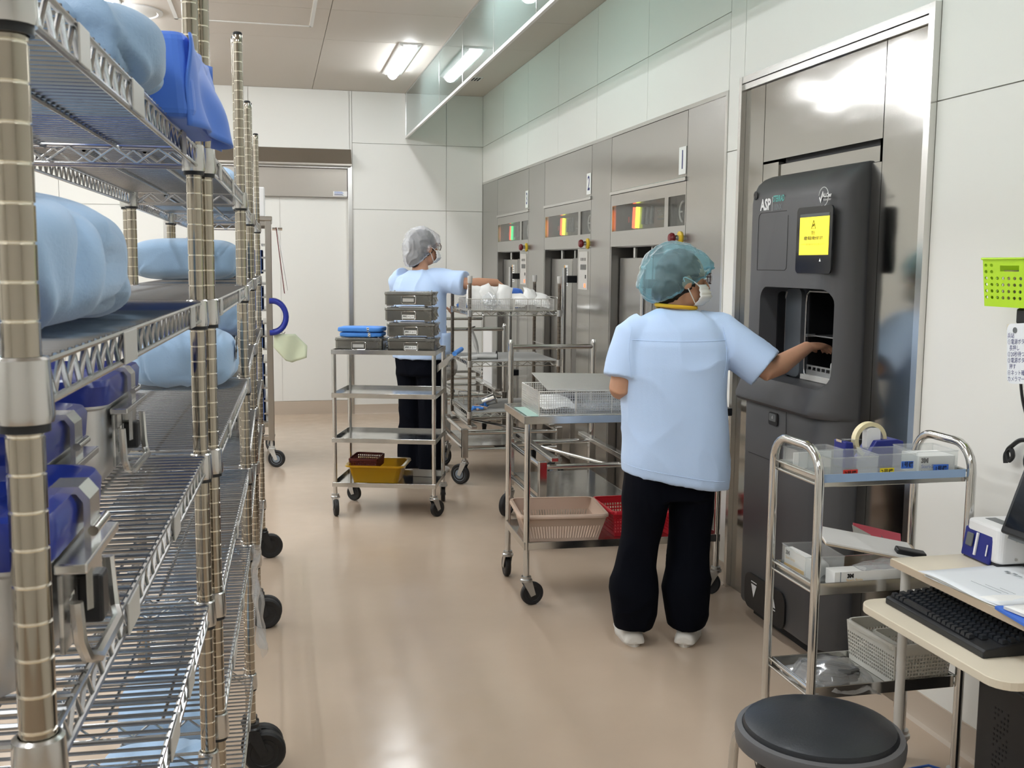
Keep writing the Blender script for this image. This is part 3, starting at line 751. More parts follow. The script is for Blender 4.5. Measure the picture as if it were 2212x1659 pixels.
# ================================================================== CLOTH BUNDLES
def bundle(name, label, cat, dims, loc, rz, material, seed, exp=3.2, fold=.018, freq=5.0, sag=.3, group=None, ridges=0, tape=None, n=56, m=44):
    """cloth-wrapped parcel: rounded box with hanging folds and pinched creases; base at z=0."""
    dx, dy, dz = dims; rnd = random.Random(int(seed*97))
    def sgn(c, e): return math.copysign(abs(c)**e, c)
    e = 2/exp
    per = (dx+dy)*2
    folds = []
    for k in range(int(7+per*7)):
        folds.append((rnd.uniform(0, 2*pi), rnd.uniform(-.9, .9), rnd.uniform(.05, .16), rnd.uniform(.35, 1.0), rnd.uniform(-.1, .9), rnd.uniform(.35, .8)))
    mb = MB(); rings = []
    for j in range(m+1):
        ph = -pi/2+pi*j/m
        ring = []
        for i in range(n):
            th = 2*pi*i/n
            x = dx/2*sgn(cos(ph), e)*sgn(cos(th), e); y = dy/2*sgn(cos(ph), e)*sgn(sin(th), e); z = dz/2*sgn(sin(ph), e)
            p = Vector((x, y, z)); top = z/dz+.5
            sd = Vector((seed, -seed, seed*.5))
            nn = noise.noise(Vector((x*freq*.8, y*freq*.8, z*freq*.8))+sd)
            n2 = noise.noise(Vector((x*freq*2.6, y*freq*2.6, z*freq*2.6))-sd)
            r = fold*(nn*.8+n2*.22)
            tt = math.atan2(y/dy, x/dx)
            for (t0, sl, wd, am, zc, zl) in folds:
                d = (tt-t0-sl*(top-.5)+.25*nn+pi) % (2*pi)-pi
                fz = max(0, 1-((top-zc)/zl)**2)
                if abs(d) < wd*4 and fz > 0:
                    u = d/wd
                    r += fold*am*fz*(.9*math.exp(-(u-1.0)**2*1.4)-1.35*math.exp(-abs(u)*2.4))
            r = fold*1.5*math.tanh(r/(fold*1.5))
            d = Vector((x/dx, y/dy, z/dz*.6))
            if d.length > 1e-6: d.normalize()
            p += d*r
            p.z -= sag*dz*.12*((x/dx*2)**2+(y/dy*2)**2)*top
            p.z = max(p.z, -dz/2+.002*nn)
            p.z += dz/2
            ring.append(p)
        rings.append(ring)
    mb.loft(rings, cap=True)
    o = mb.obj(name, M[material], soft=True); tag(o, label, cat, group, loc, rz)
    if tape:
        tx, ty, tz, tr, tl, tw = tape
        tp = grid(lambda u, v: Vector((tx, ty+tw*(u-.5), tz+tl*(v-.5))), 2, 6).obj('indicator_tape', M['paper'], o)
        tp.rotation_euler = (0, 0, 0)
        for k in range(3):
            MB().box((tx+.001, ty, tz-tl*.3+tl*.3*k), (.001, tw*.9, .006), Matrix.Rotation(R(25), 3, 'X')).obj('tape_stripe', M['ink_black'], tp)
    return o
zA, zB, zC_, zD, zE = [z+.003 for z in ZS[:5]]
# rack one, top shelf
bundle('cloth_bundle', 'dusty blue cloth bundle with loose folds on the top rack shelf', 'cloth bundle', (.30, .22, .108), (-.272, 1.352, zA), .05, 'cloth_greyblue', 4.4, 3.2, .019, 7, n=120, m=70)
bb = MB(); bb.rprism((0, 0, .057), (.27, .29, .114), .02, 4, taper=.93)
bl = bb.mesh('wrapped_box'); o = link('wrapped_box', bl, M['wrap_blue']); tag(o, 'bright blue wrapped box on the top rack shelf, leaning over the rail', 'wrapped box', None, (-.222, 1.615, zA-.004), R(-3))
md = o.modifiers.new('b', 'BEVEL'); md.width = .012; md.segments = 3; md.limit_method = 'ANGLE'
fl_ = grid(lambda u, v: Vector((.126+.030*sin(u*pi)*v+.010*sin(u*14)*v, -.14+.30*u, .110-.120*v)), 30, 14)
for vv in fl_.v: vv += Vector((.012*noise.noise(vv*14), 0, .012*noise.noise(vv*9+Vector((4, 1, 2)))))
fl_.obj('fold_flap', M['wrap_blue'], o, solid=.003)
fe = grid(lambda u, v: Vector((-.12+.25*u, .145+.01*sin(u*12), .112-.10*v+.008*sin(u*9))), 16, 6).obj('fold_flap', M['wrap_blue'], o, solid=.003)
# rack one, second shelf
bundle('cloth_bundle', 'large pale blue cloth bundle with deep folds beside the front rack post', 'cloth bundle', (.30, .48, .132), (-.315, 1.15, zB), .03, 'cloth_lightblue', 9.3, 3.8, .026, 6.0, n=170, m=90)
# rack two and beyond
bundle('cloth_bundle', 'grey-blue wrapped bundle with striped tape on a middle rack shelf', 'cloth bundle', (.37, .30, .148), (-.305, 4.09, zB), -.02, 'cloth_greyblue', 2.3, 4.0, .012, 5, tape=(.188, -.02, .10, 0, .05, .05), n=100, m=60)
bundle('cloth_bundle', 'pale blue wrapped bundle with striped tape one shelf below the grey-blue bundle', 'cloth bundle', (.27, .26, .150), (-.232, 2.90, zC_), -.02, 'cloth_lightblue', 6.1, 3.6, .016, 5, tape=(.137, -.02, .10, 0, .06, .05), n=100, m=60)
for k, (x, y, z, dz, lab) in enumerate(((-.235, 3.45, zA, .10, 'small blue cloth bundle on the top shelf of the rack with the grey container'), (-.225, 4.8, zA, .16, 'tall blue cloth bundle on the top shelf at the far end of the rack row'),
        (-.235, 4.9, zC_, .15, 'pale blue cloth bundle on a middle shelf at the far end of the rack row'))):
    bundle('cloth_bundle', lab, 'cloth bundle', (.26, .34, dz), (x, y, z), 0, 'cloth_lightblue', 11+k*3, 3.2, .016, 6)
tr = thing('white_tray', 'white plastic tray holding a pale blue cloth on a rack shelf', 'tray', (-.255, 4.93, zB))
q = MB(); q.rprism((0, 0, .004), (.27, .52, .008), .03); 
for sx, sy, dx, dy in ((1, 0, .006, .50), (-1, 0, .006, .50), (0, 1, .26, .006), (0, -1, .26, .006)):
    q.box((sx*.132, sy*.257, .035), (dx if sx else dx, dy if sx else dy, .07))
q.obj('tray_body', M['white_plastic'], tr)
bundle('folded_cloth', 'pale blue crumpled cloth lying in the white tray on the rack', 'cloth', (.22, .38, .09), (-.255, 4.93, zB+.012), 0, 'cloth_lightblue', 21, 2.6, .022, 9)
# grey linen bags and blue packs under the lowest visible shelf
for k, (x, y, z) in enumerate(((-.38, 1.10, .303), (-.36, 1.48, .303), (-.27, 2.3, .303), (-.27, 2.75, .303))):
    bundle('cloth_bundle', ('pale blue flat pack on the low shelf below the nearest container', 'pale blue flat pack on the low shelf beside the second rack post', 'pale blue flat pack low on the cloth bundle rack, nearer its front post', 'pale blue flat pack low on the cloth bundle rack, by the label card')[k], 'cloth pack',
           (.32 if k < 2 else .25, .34, .10), (x, y, z), 0, 'cloth_lightblue', 31+k, 4.5, .008, 6, n=40, m=24)

# ================================================================== STERILIZATION CONTAINERS
def container(loc, rz, L, W, H, label, near=True, lid='navy_lid'):
    """aluminium container; its end with handle and latch faces +x at x=0; body extends to -x."""
    t = thing('sterilization_container', label, 'container', loc, rz, 'aluminium sterilization containers')
    b = MB(); hb = H*.80
    def ring(z, ins, r):
        pts = []; hx, hy = L/2-ins, W/2-ins
        for cx, cy, a0 in ((hx-r, hy-r, 0), (-hx+r, hy-r, pi/2), (-hx+r, -hy+r, pi), (hx-r, -hy+r, 1.5*pi)):
            for i in range(6):
                a = a0+pi/2*i/5; pts.append(Vector((-L/2+cx+r*cos(a), cy+r*sin(a), z)))
        return pts
    b.loft([ring(0, .035, .02), ring(.01, .018, .03), ring(.035, .006, .03), ring(.06, .004, .03), ring(hb, .004, .03), ring(hb+.004, -.002, .032), ring(hb+.012, -.002, .032)])
    b.obj('body', M['aluminium'], t)
    l = MB(); z = hb+.008
    l.loft([ring(z, -.006, .034), ring(z+.026, -.008, .034), ring(z+.034, -.004, .034), ring(z+.036, .006, .03), ring(z+.024, .016, .028), ring(z+.022, .03, .03), ring(H-.004, .055, .03), ring(H, .062, .03)])
    l.obj('lid', M[lid], t)
    # handle plate
    pw, ph, pz = min(W*.62, .2), hb*.62, hb*.60
    p = MB(); e = .004
    for y in (-pw/2+.011, pw/2-.011): p.box((e, y, pz), (.004, .022, ph))
    p.box((e, 0, pz+ph/2-.012), (.004, pw, .024)); p.box((e, 0, pz-ph/2+.008), (.004, pw, .016)); p.box((e, -pw*.18, pz), (.004, .012, ph)); p.box((e, -pw*.34, pz), (.004, pw*.3, .012))
    p.box((e+.008, 0, pz+ph/2+.004), (.024, pw, .008))
    p.obj('handle_plate', M['alu_bright'], t, bevel=.0015)
    hh = MB(); y0, y1 = -pw/2-.004, pw/2-.01; z0, z1 = pz-ph*.62, pz+ph/2-.02
    hh.tube([(e+.012, y0, z1), (e+.014, y0, z0+.02), (e+.017, y0+.006, z0+.006), (e+.022, y0+.02, z0), (e+.022, y1-.02, z0), (e+.017, y1-.006, z0+.006), (e+.014, y1, z0+.02), (e+.012, y1, z1)], .0052, 8)
    hh.obj('carry_handle', M['chrome_soft'], t)
    c = MB(); lw = .038
    c.loft([[Vector((x, s*lw/2, zz)) for x, zz in ((-.012, z+.040), (.010, z+.040), (.018, z+.030), (.018, pz-.01), (.013, pz-.012), (.013, z+.027), (.008, z+.034), (-.012, z+.034))] for s in (-1, 1)], smooth=False)
    c.obj('latch', M['alu_bright'], t)
    MB().box((.014, 0, pz-.005), (.02, .026, .04)).obj('latch_block', M['black_plastic'], t, bevel=.003)
    cz = MB(); cz.cyl((.021, -.026, z+.006), (.021, .026, z+.006), .0042, 10); cz.obj('latch_pin', M['chrome'], t)
    return t
container((-.226, 1.205, zC_), R(-2), .285, .245, .142, 'blue-lidded aluminium container between the two other containers on its shelf')
container((-.222, 1.640, zC_), R(-2), .285, .30, .152, 'blue-lidded aluminium container beside the taped pale blue bundle')
container((-.160, .882, zC_), R(-2), .285, .215, .126, 'blue-lidded aluminium container right behind the front rack post')
container((-.13, 3.60, zD), 0, .25, .26, .16, 'grey container with dark lid low on the rack behind the cloth bundle rack', lid='grey_label')
container((-.10, 4.62, zD), 0, .25, .28, .17, 'blue-lidded container low on the rack at the end of the row')
container((-.10, 4.98, zE), 0, .25, .28, .17, 'blue-lidded container on the lowest stocked shelf at the end of the row')

# ================================================================== TRAY CART BEHIND THE RACKS
ct = thing('tray_cart', 'tall steel tray cart with blue grip handle behind the wire racks', 'cart', (-.02, 8.15, 0))
cz0, cz1 = .20, 1.80
fr = MB()
for x in (-.50, .0):
    for y in (-.33, .33): fr.box((x, y, (cz0+cz1)/2), (.045, .05, cz1-cz0))
for y in (-.33, .33):
    for z in (cz0+.02, cz0+.12, cz1-.02): fr.box((-.25, y, z), (.5, .045, .035))
for x in (-.5, 0):
    for z in (cz0+.02, cz1-.02): fr.box((x, 0, z), (.04, .66, .035))
fr.obj('frame', M['steel_hood'], ct, bevel=.004)
MB().b2((-.53, -.36, cz1-.002), (.03, .36, cz1+.03)).obj('top_cover', M['steel_hood'], ct, bevel=.006)
for k in range(15):
    z = .30+.095*k
    
    for xx in (-.035, -.465): MB().box((xx, 0, z), (.03, .62, .012)).obj('tray_rail', M['chrome_soft'], ct)
for k in range(5):
    z = .34+.27*k
    c = MB(); c.b2((-.46, -.30, z), (-.04, .30, z+.006))
    for a, b_ in (((-.46, -.30), (-.45, .30)), ((-.05, -.30), (-.04, .30)), ((-.46, -.30), (-.04, -.29)), ((-.46, .29), (-.04, .30))): c.b2((a[0], a[1], z), (b_[0], b_[1], z+.17))
    o = c.obj('plastic_crate', M['crate_blue']); tag(o, 'dark blue plastic crate in the tall tray cart, %s' % ('lowest of five', 'second from the bottom', 'in the middle of five', 'second from the top', 'topmost of five')[k], 'crate', 'crates in the tray cart', (-.02, 8.15, 0))
for k, (x, y) in enumerate(((0, -.33), (0, .33), (-.5, -.33), (-.5, .33))):
    caster_parts(ct, (x, y, 0), -.3 if k == 0 else 1.0+k, .063, 'black_rubber', 'grey_hub', 'grey_caster', .03, .035, stem=.05)
for dy in (-.05, .07):
    hpts = [(.02+.085*sin(a)*1.15, -.33+dy, 1.11-.115*cos(a)) for a in [pi*i/14 for i in range(15)]]
    MB().tube([(0, -.33+dy, 1.225-.23)]+hpts+[(0, -.33+dy, 1.225)], .020, 12).obj('grip_handle', M['blue_handle'], ct)
hk = MB().tube([(.075, -.36, 1.02), (.085, -.362, .995), (.10, -.36, .985), (.108, -.36, 1.0)], .003, 6); hk.obj('hook', M['chrome'], ct)
bg = grid(lambda u, v: Vector((.085+(u-.5)*(.24-.09*abs(v-.5)*2)+.08*v, .01*sin(u*7+v*5), -.21*v*(1-.25*abs(u-.3)))), 10, 10)
o = bg.obj('hanging_pouch', M['bag_green'], solid=.006); tag(o, 'pale green clear pouch hanging from the blue grip handle', 'pouch', loc=(.0, 7.785, .985))
wb = MB().b2((-.18, -.30, cz1+.03), (-.02, .10, cz1+.24)).obj('paper_box', M['white_plastic'], bevel=.008); tag(wb, 'white box standing on top of the tall tray cart', 'box', loc=(-.02, 8.15, 0))
cp = thing('clipboard', 'hanging sheets clipped to the side of the tall tray cart', 'clipboard', (.03, 7.80, 1.30))
MB().loft([[Vector((.012+.07*(1-z/.45), y, z)) for y in (-.10, .10)]+[Vector((.016+.07*(1-z/.45), y, z)) for y in (.10, -.10)] for z in (0, .45)], smooth=False).obj('paper_sheet', M['paper'], cp)
MB().loft([[Vector((.004+.05*(1-z/.45), y, z)) for y in (-.10, .10)]+[Vector((.009+.05*(1-z/.45), y, z)) for y in (.10, -.10)] for z in (-.02, .45)], smooth=False).obj('board', M['plastic_maroon'], cp)
MB().cyl((-.02, -.02, .44), (.05, -.02, .44), .01, 8).obj('clip', M['chrome'], cp)

# ================================================================== CARTS
def tray(parent, w, d, z, rim=.028, drop=.018, name='tray', m_='tray_steel', over=.014, r=.012):
    """sheet tray with upstanding rim; x 0..w, y 0..d are post axes."""
    b = MB(); x0, x1, y0, y1 = -over, w+over, -over, d+over
    b.b2((x0, y0, z-drop-.003), (x1, y1, z-drop))
    t = .004
    b.b2((x0, y0, z-rim), (x1, y0+t, z)); b.b2((x0, y1-t, z-rim), (x1, y1, z)); b.b2((x0, y0, z-rim), (x0+t, y1, z)); b.b2((x1-t, y0, z-rim), (x1, y1, z))
    return b.obj(name, M[m_], parent, bevel=.0015)

# ---- four-tier cart in the aisle
C1 = Vector((.350, 6.235, 0)); A1 = R(-17)
c1 = thing('utility_cart', 'four-tier stainless cart stacked with instrument boxes', 'cart', C1, A1)
W1, D1 = .595, .40
for x in (0, W1):
    for y in (0, D1):
        MB().cyl((x, y, .125), (x, y, .985), .0125, 14).obj('post', M['chrome'], c1)
        caster_parts(c1, (x, y, 0), (.9 if x else -1.2)+y*2, .05, 'black_rubber', 'black_plastic', 'galv', .026, .028)
for z in (.995, .737, .468, .20): tray(c1, W1, D1, z)
for y in (.06, D1-.06):
    MB().loft([[Vector((W1+.01, y+s, .86)), Vector((W1+.01, y+s, .905)), Vector((W1+.115, y+s, .985)), Vector((W1+.115, y+s, .965))] for s in (-.003, .003)], smooth=False).obj('handle_arm', M['chrome'], c1)
MB().cyl((W1+.118, .03, .977), (W1+.118, D1-.03, .977), .014, 14).obj('handle_grip', M['wrap_sky'], c1)

def C1P(x, y, z):
    p = Matrix.Rotation(A1, 3, 'Z')@Vector((x, y, z)); return C1+p
def steel_box(loc, rz, label, labelled):
    t = thing('instrument_box', label, 'box', loc, rz, 'steel instrument boxes on the four-tier cart')
    w, d, h = .285, .20, .058
    b = MB().rprism((0, 0, .008+h/2), (w, d, h), .014, 4, taper=1.0); b.obj('base', M['box_steel'], t, bevel=.002)
    l = MB().rprism((0, 0, .008+h+.009), (w+.008, d+.008, .018), .016, 4, taper=.985); l.obj('lid', M['box_steel'], t, bevel=.003)
    for sx in (-1, 1):
        for sy in (-1, 1):
            MB().box((sx*(w/2-.03), sy*(d/2-.02), .004), (.04, .02, .008)).obj('foot', M['steel_dark'], t)
            MB().cyl((sx*(w/2-.03), sy*(d/2-.03), .008+h+.017), (sx*(w/2-.03), sy*(d/2-.03), .008+h+.023), .004, 8).obj('lid_stud', M['chrome'], t)
    yb = -d/2-.003
    MB().tube([(-.042, yb, .018), (-.042, yb, .056), (-.034, yb, .060), (.034, yb, .060), (.042, yb, .056), (.042, yb, .018), (.034, yb, .014), (-.034, yb, .014)], .0022, 6, closed=True).obj('wire_handle', M['chrome'], t)
    if labelled:
        k = MB().box((-.002, yb+.0012, .030), (.074, .001, .022)).obj('name_label', M['paper'], t)
        text('label_text', '歯科トレー', .0145, face_mx((-.002, yb+.0004, .030), (1,0,0), (0,0,1)), M['ink_black'], k, sx=.9, bold=.0003)
    else:
        MB().box((-.002, yb+.0012, .036), (.066, .001, .020)).obj('label_holder', M['card_grey'], t)
    MB().loft([[Vector((w/2+.001, s, .062)), Vector((w/2+.014, s, .080)), Vector((w/2+.012, s, .083)), Vector((w/2-.002, s, .084))] for s in (-.05, .05)], smooth=False).obj('side_latch', M['steel_dark'], t)
    k = MB().tube([(w/2+.004, -.045, .05), (w/2+.012, -.045, .028), (w/2+.012, .045, .028), (w/2+.004, .045, .05)], .003, 6); k.obj('side_handle', M['chrome'], t)
    return t
TZ = .977
steel_box(C1P(.137, .155, TZ), A1, 'steel instrument box carrying two blue wrapped packs', False)
nm = ('steel instrument box with Japanese name label, lowest in the tall stack', 'steel instrument box with name label, second from the bottom of the stack', 'steel instrument box with name label, directly under the topmost box', 'topmost steel instrument box of the stack, with an unmarked label holder')
BH = .0915
for k in range(4):
    steel_box(C1P(.450-.006*k+.004*(k % 2), .155, TZ+BH*k), A1+R((0, .8, -.6, .5)[k]), nm[k], k < 3)
    if k < 3:
        p = MB().rprism((0, 0, .002), (.16, .12, .003), .01); q = p.obj('white_pad', M['paper_bluish']); tag(q, ('thin white pad between the two lowest boxes of the stack', 'thin white pad in the middle of the box stack', 'thin white pad under the topmost instrument box')[k], 'pad', None, C1P(.455, .115, TZ+BH*k+.0845), A1)
bundle('blue_pack', 'flat blue wrapped pack with striped tape, under another blue pack', 'wrapped pack', (.26, .19, .030), C1P(.142, .155, TZ+.086), A1+.02, 'wrap_sky', 3, 6, .003, 9, sag=0, tape=None, n=64, m=24)
bundle('blue_pack', 'flat blue wrapped pack with striped tape, on top of another blue pack', 'wrapped pack', (.27, .195, .030), C1P(.138, .155, TZ+.117), A1-.01, 'wrap_sky', 8, 6, .003, 9, sag=0, tape=None, n=64, m=24)
for nme in ('blue_pack', 'blue_pack.001'):
    o = bpy.data.objects[nme]; tp = MB().box((.055, -.0965, .016), (.014, .003, .024)).obj('indicator_tape', M['paper'], o)
    for k in range(2): MB().box((.055, -.0985, .010+.012*k), (.013, .001, .004), Matrix.Rotation(R(-25), 3, 'Y')).obj('tape_stripe', M['ink_black'], tp)

# ---- perforated plastic baskets
def perf_cells(mb, p00, p10, p11, p01, nu, nv, fill=.62, oct_=False):
    """bilinear patch of nu x nv cells, each with a hole."""
    P = [Vector(p) for p in (p00, p10, p11, p01)]
    def at(u, v): return (P[0]*(1-u)+P[1]*u)*(1-v)+(P[3]*(1-u)+P[2]*u)*v
    for j in range(nv):
        for i in range(nu):
            o = [(0,0),(.5,0),(1,0),(1,.5),(1,1),(.5,1),(0,1),(0,.5)]
            h = fill/2
            if oct_: inn = [(.5+h*cos(a), .5+h*sin(a)) for a in [R(225+45*k) for k in range(8)]]
            else: inn = [(.5-h,.5-h),(.5,.5-h),(.5+h,.5-h),(.5+h,.5),(.5+h,.5+h),(.5,.5+h),(.5-h,.5+h),(.5-h,.5)]
            vs = [at((i+a)/nu, (j+b)/nv) for a, b in o]+[at((i+a)/nu, (j+b)/nv) for a, b in inn]
            mb.add(vs, [(k, (k+1) % 8, 8+(k+1) % 8, 8+k) for k in range(8)])
    return mb
def slats(mb, p00, p10, p11, p01, n, fill=.5):
    """solid wall with upright slots."""
    P = [Vector(p) for p in (p00, p10, p11, p01)]
    def at(u, v): return (P[0]*(1-u)+P[1]*u)*(1-v)+(P[3]*(1-u)+P[2]*u)*v
    for i in range(n):
        a, b = i/n, (i+1-fill)/n
        mb.add([at(a,0), at(b,0), at(b,1), at(a,1)], [(0,1,2,3)])
    mb.add([at(1-.2/n,0), at(1,0), at(1,1), at(1-.2/n,1)], [(0,1,2,3)])
    return mb
def plastic_basket(name, label, cat, loc, rz, w, d, h, material, taper=.86, style='slot', cell=.014, group=None, rimw=.016, th=.003, band=.3):
    t = thing(name, label, cat, loc, rz, group)
    b = (w/2*taper, d/2*taper); T = (w/2, d/2)
    def c(i, z):
        k = z/h; return [((1-k)*b[0]+k*T[0])*(1, 1, -1, -1)[i], ((1-k)*b[1]+k*T[1])*(-1, 1, 1, -1)[i], z]
    body = MB()
    order = [(3, 0), (0, 1), (1, 2), (2, 3)]
    zl, zh = h*.12, h*(1-band)
    for a, bb_ in order:
        Lw = (w if a in (3, 1) else d)
        body.add([c(a,0), c(bb_,0), c(bb_,zl), c(a,zl)], [(0,1,2,3)]); body.add([c(a,zh), c(bb_,zh), c(bb_,h), c(a,h)], [(0,1,2,3)])
        n = max(4, int(Lw/cell))
        if style == 'slot': slats(body, c(a,zl), c(bb_,zl), c(bb_,zh), c(a,zh), n, .42)
        else: perf_cells(body, c(a,zl), c(bb_,zl), c(bb_,zh), c(a,zh), n, max(2, int((zh-zl)/cell)), .60, style == 'round')
    body.add([c(i,.002) for i in range(4)], [(0,1,2,3)])
    body.obj('basket_wall', M[material], t, solid=th)
    pts = []
    for i, (sx, sy) in enumerate(((1, -1), (1, 1), (-1, 1), (-1, -1))):
        r = min(.03, w*.12)
        for k in range(5):
            a = (-pi/2, 0, pi/2, pi)[i]+pi/2*k/4
            pts.append(Vector((sx*(T[0]-r)+r*cos(a), sy*(T[1]-r)+r*sin(a), h)))
    rg = []
    m_ = len(pts)
    for k, p in enumerate(pts):
        d_ = Vector((p.x/T[0], p.y/T[1], 0)).normalized()
        n_ = (pts[(k+1) % m_]-pts[k-1]).normalized().cross(Vector((0,0,1)))
        rg.append([p+n_*o_+Vector((0,0,z_)) for o_, z_ in ((-.002, .003), (rimw*.7, .003), (rimw, -.004), (rimw, -.012), (rimw-.003, -.012), (rimw-.003, -.003), (-.002, -.002))])
    MB().loft(rg, closed=True, smooth=False).obj('rim', M[material], t)
    return t

# amber basin and maroon basket on the bottom tier
ab = thing('amber_basin', 'translucent amber plastic basin on the bottom tier of the four-tier cart', 'basin', C1P(.225, .19, .183), A1)
def basin(t, w, d, h, m_):
    def ring(z, k, r=.03, e=0):
        pts = []; hx, hy = w/2*k+e, d/2*k+e
        for cx, cy, a0 in ((hx-r, hy-r, 0), (-hx+r, hy-r, pi/2), (-hx+r, -hy+r, pi), (hx-r, -hy+r, 1.5*pi)):
            for i in range(6):
                a = a0+pi/2*i/5; pts.append(Vector((cx+r*cos(a), cy+r*sin(a), z)))
        return pts
    b = MB(); b.loft([ring(.0, .84), ring(h, 1), ring(h+.003, 1, e=.018, r=.04), ring(h-.008, 1, e=.02, r=.04), ring(h-.008, 1, e=.017, r=.04), ring(h-.001, 1, e=.015, r=.04), ring(h-.001, 1, e=-.003), ring(.004, .835)], cap=False)
    b.f.append(list(range(24))[::-1]); b.s.append(False); n = len(b.v); b.f.append(list(range(n-24, n))); b.s.append(False)
    return b.obj('basin_shell', M[m_], t)
basin(ab, .325, .27, .108, 'amber_plastic')
mk = plastic_basket('slotted_basket', 'small maroon perforated basket propped in the amber basin', 'basket', C1P(.150, .205, .262), A1+R(-6), .175, .165, .062, 'plastic_maroon', taper=.94, style='sq', cell=.0125, band=.12, rimw=.003)
mk.rotation_euler[0] = R(4)
cd = MB().b2((0, 0, .0), (.12, .002, .045)).obj('grey_card', M['card_grey']); tag(cd, 'grey card leaning beside the amber basin on the cart', 'card', None, C1P(.42, .30, .184), A1-.1)

# ---- two-tier cart beside the worker with the blue cap
C2 = Vector((1.075, 4.375, 0)); A2 = R(-1.5)
c2 = thing('instrument_cart', 'two-tier stainless cart with wire basket on top and plastic baskets below', 'cart', C2, A2)
W2, D2 = .89, .42
for x in (0, W2):
    for y in (0, D2):
        MB().cyl((x, y, .13), (x, y, .845 if not (x and not y) else .86), .0135, 14).obj('post', M['chrome'], c2)
        caster_parts(c2, (x, y, 0), 2.6 if (x and not y) else (.15 if not y else 1.6), .052, 'black_rubber', 'black_plastic', 'galv', .026, .028)
tray(c2, W2, D2, .846, rim=.034, drop=.006, over=.018); tray(c2, W2, D2, .285, rim=.034, drop=.018, over=.012)
MB().b2((W2-.03, -.03, .832), (W2+.045, .03, .868)).obj('corner_bumper', M['black_plastic'], c2, bevel=.004)
def C2P(x, y, z): return C2+Matrix.Rotation(A2, 3, 'Z')@Vector((x, y, z))

def wire_basket(label, loc, rz, w, d, h, cell=.0105, material='mesh_steel', group=None, rods=4):
    t = thing('wire_basket', label, 'wire basket', loc, rz, group)
    f = MB()
    for z, r in ((h, .0028), (.003, .0026)):
        f.tube([(-w/2, -d/2, z), (w/2, -d/2, z), (w/2, d/2, z), (-w/2, d/2, z)], r, 6, closed=True)
    f.tube([(-w/2, -d/2, h*.45), (w/2, -d/2, h*.45), (w/2, d/2, h*.45), (-w/2, d/2, h*.45)], .0013, 4, closed=True)
    for k in range(rods+1):
        x = -w/2+w*k/rods
        for y in (-d/2, d/2): f.cyl((x, y, 0), (x, y, h), .0025, 6)
    for y in (-d/6, d/6):
        for x in (-w/2, w/2): f.cyl((x, y, 0), (x, y, h), .0025, 6)
    f.obj('basket_frame', M[material], t)
    g = MB(); r = .0013
    def wire(a, b): g.cyl(a, b, r, 4, cap=False)
    n = int(w/cell)
    for k in range(n+1):
        x = -w/2+w*k/n
        for y in (-d/2, d/2): wire((x, y, 0), (x, y, h))
        wire((x, -d/2, .002), (x, d/2, .002))
    n = int(d/cell)
    for k in range(n+1):
        y = -d/2+d*k/n
        for x in (-w/2, w/2): wire((x, y, 0), (x, y, h))
        wire((-w/2, y, .002), (w/2, y, .002))
    n = int(h/cell)
    for k in range(1, n+1):
        z = h*k/n
        for y in (-d/2, d/2): wire((-w/2, y, z), (w/2, y, z))
        for x in (-w/2, w/2): wire((x, -d/2, z), (x, d/2, z))
    o = g.obj('mesh_wires', M[material], t); o['kind'] = 'stuff'
    return t
def mesh_sheet(parent, name, w, d, cell, material='mesh_steel', r=.0009, fn=None):
    g = MB(); nu, nv = int(w/cell), int(d/cell)
    for k in range(nu+1): g.cyl((-w/2+w*k/nu, -d/2, 0), (-w/2+w*k/nu, d/2, 0), r, 4, cap=False)
    for k in range(nv+1): g.cyl((-w/2, -d/2+d*k/nv, .0008), (w/2, -d/2+d*k/nv, .0008), r, 4, cap=False)
    o = g.obj(name, M[material], parent); o['kind'] = 'stuff'; return o
wb = wire_basket('wide wire mesh basket on the top of the two-tier cart', C2P(.385, .20, .841), A2, .66, .36, .108)
lid = thing('mesh_lid', 'wire mesh lid lying tilted on the wide wire basket', 'mesh lid', C2P(.30, .215, .969), A2)
lid.rotation_euler = (R(7), R(1.5), A2)
mesh_sheet(lid, 'mesh_wires', .40, .33, .0075, r=.0017)
MB().tube([(-.20, -.165, 0), (.20, -.165, 0), (.20, .165, 0), (-.20, .165, 0)], .0028, 6, closed=True).obj('lid_frame', M['mesh_steel'], lid)
def packet(name, label, loc, dims, seed, material='paper', rot=(0,0,0), cat='pouch', group=None, amp=.012):
    w, d, h = dims
    b = grid(lambda u, v: Vector((w*(u-.5), d*(v-.5), h*(1-(2*u-1)**4)*(1-(2*v-1)**4))), 14, 12)
    b2 = grid(lambda u, v: Vector((w*(u-.5), d*(1-v-.5), 0)), 14, 12); n = len(b.v); b.v += b2.v; b.f += [[i+n for i in f] for f in b2.f]; b.s += b2.s
    crumple(b, amp, 9/max(w, d)*.5, seed)
    o = b.obj(name, M[material], soft=True); tag(o, label, cat, group, loc); o.rotation_euler = rot; return o
packet('sterile_pouch', 'white paper pouch lying in the left part of the wide wire basket', C2P(.16, .17, .868), (.16, .22, .045), 2, amp=.010)
packet('sterile_pouch', 'clear-fronted pouch with dark instrument in the wide wire basket', C2P(.40, .13, .862), (.22, .18, .035), 5, 'film', amp=.008)
packet('sterile_pouch', 'white pouch at the person side of the wide wire basket', C2P(.60, .16, .864), (.18, .24, .05), 7, amp=.010)
packet('sterile_pouch', 'small white pouch corner sticking up behind the mesh lid', C2P(.46, .33, .935), (.05, .07, .02), 12, amp=.006, rot=(R(60), 0, .3))
gs = MB().b2((0, 0, 0), (.05, .30, .0015)).obj('green_sheet', M['glass_sheet_green']); tag(gs, 'thin green sheet under the edge of the wide wire basket', 'sheet', None, C2P(.004, .02, .8415), A2)
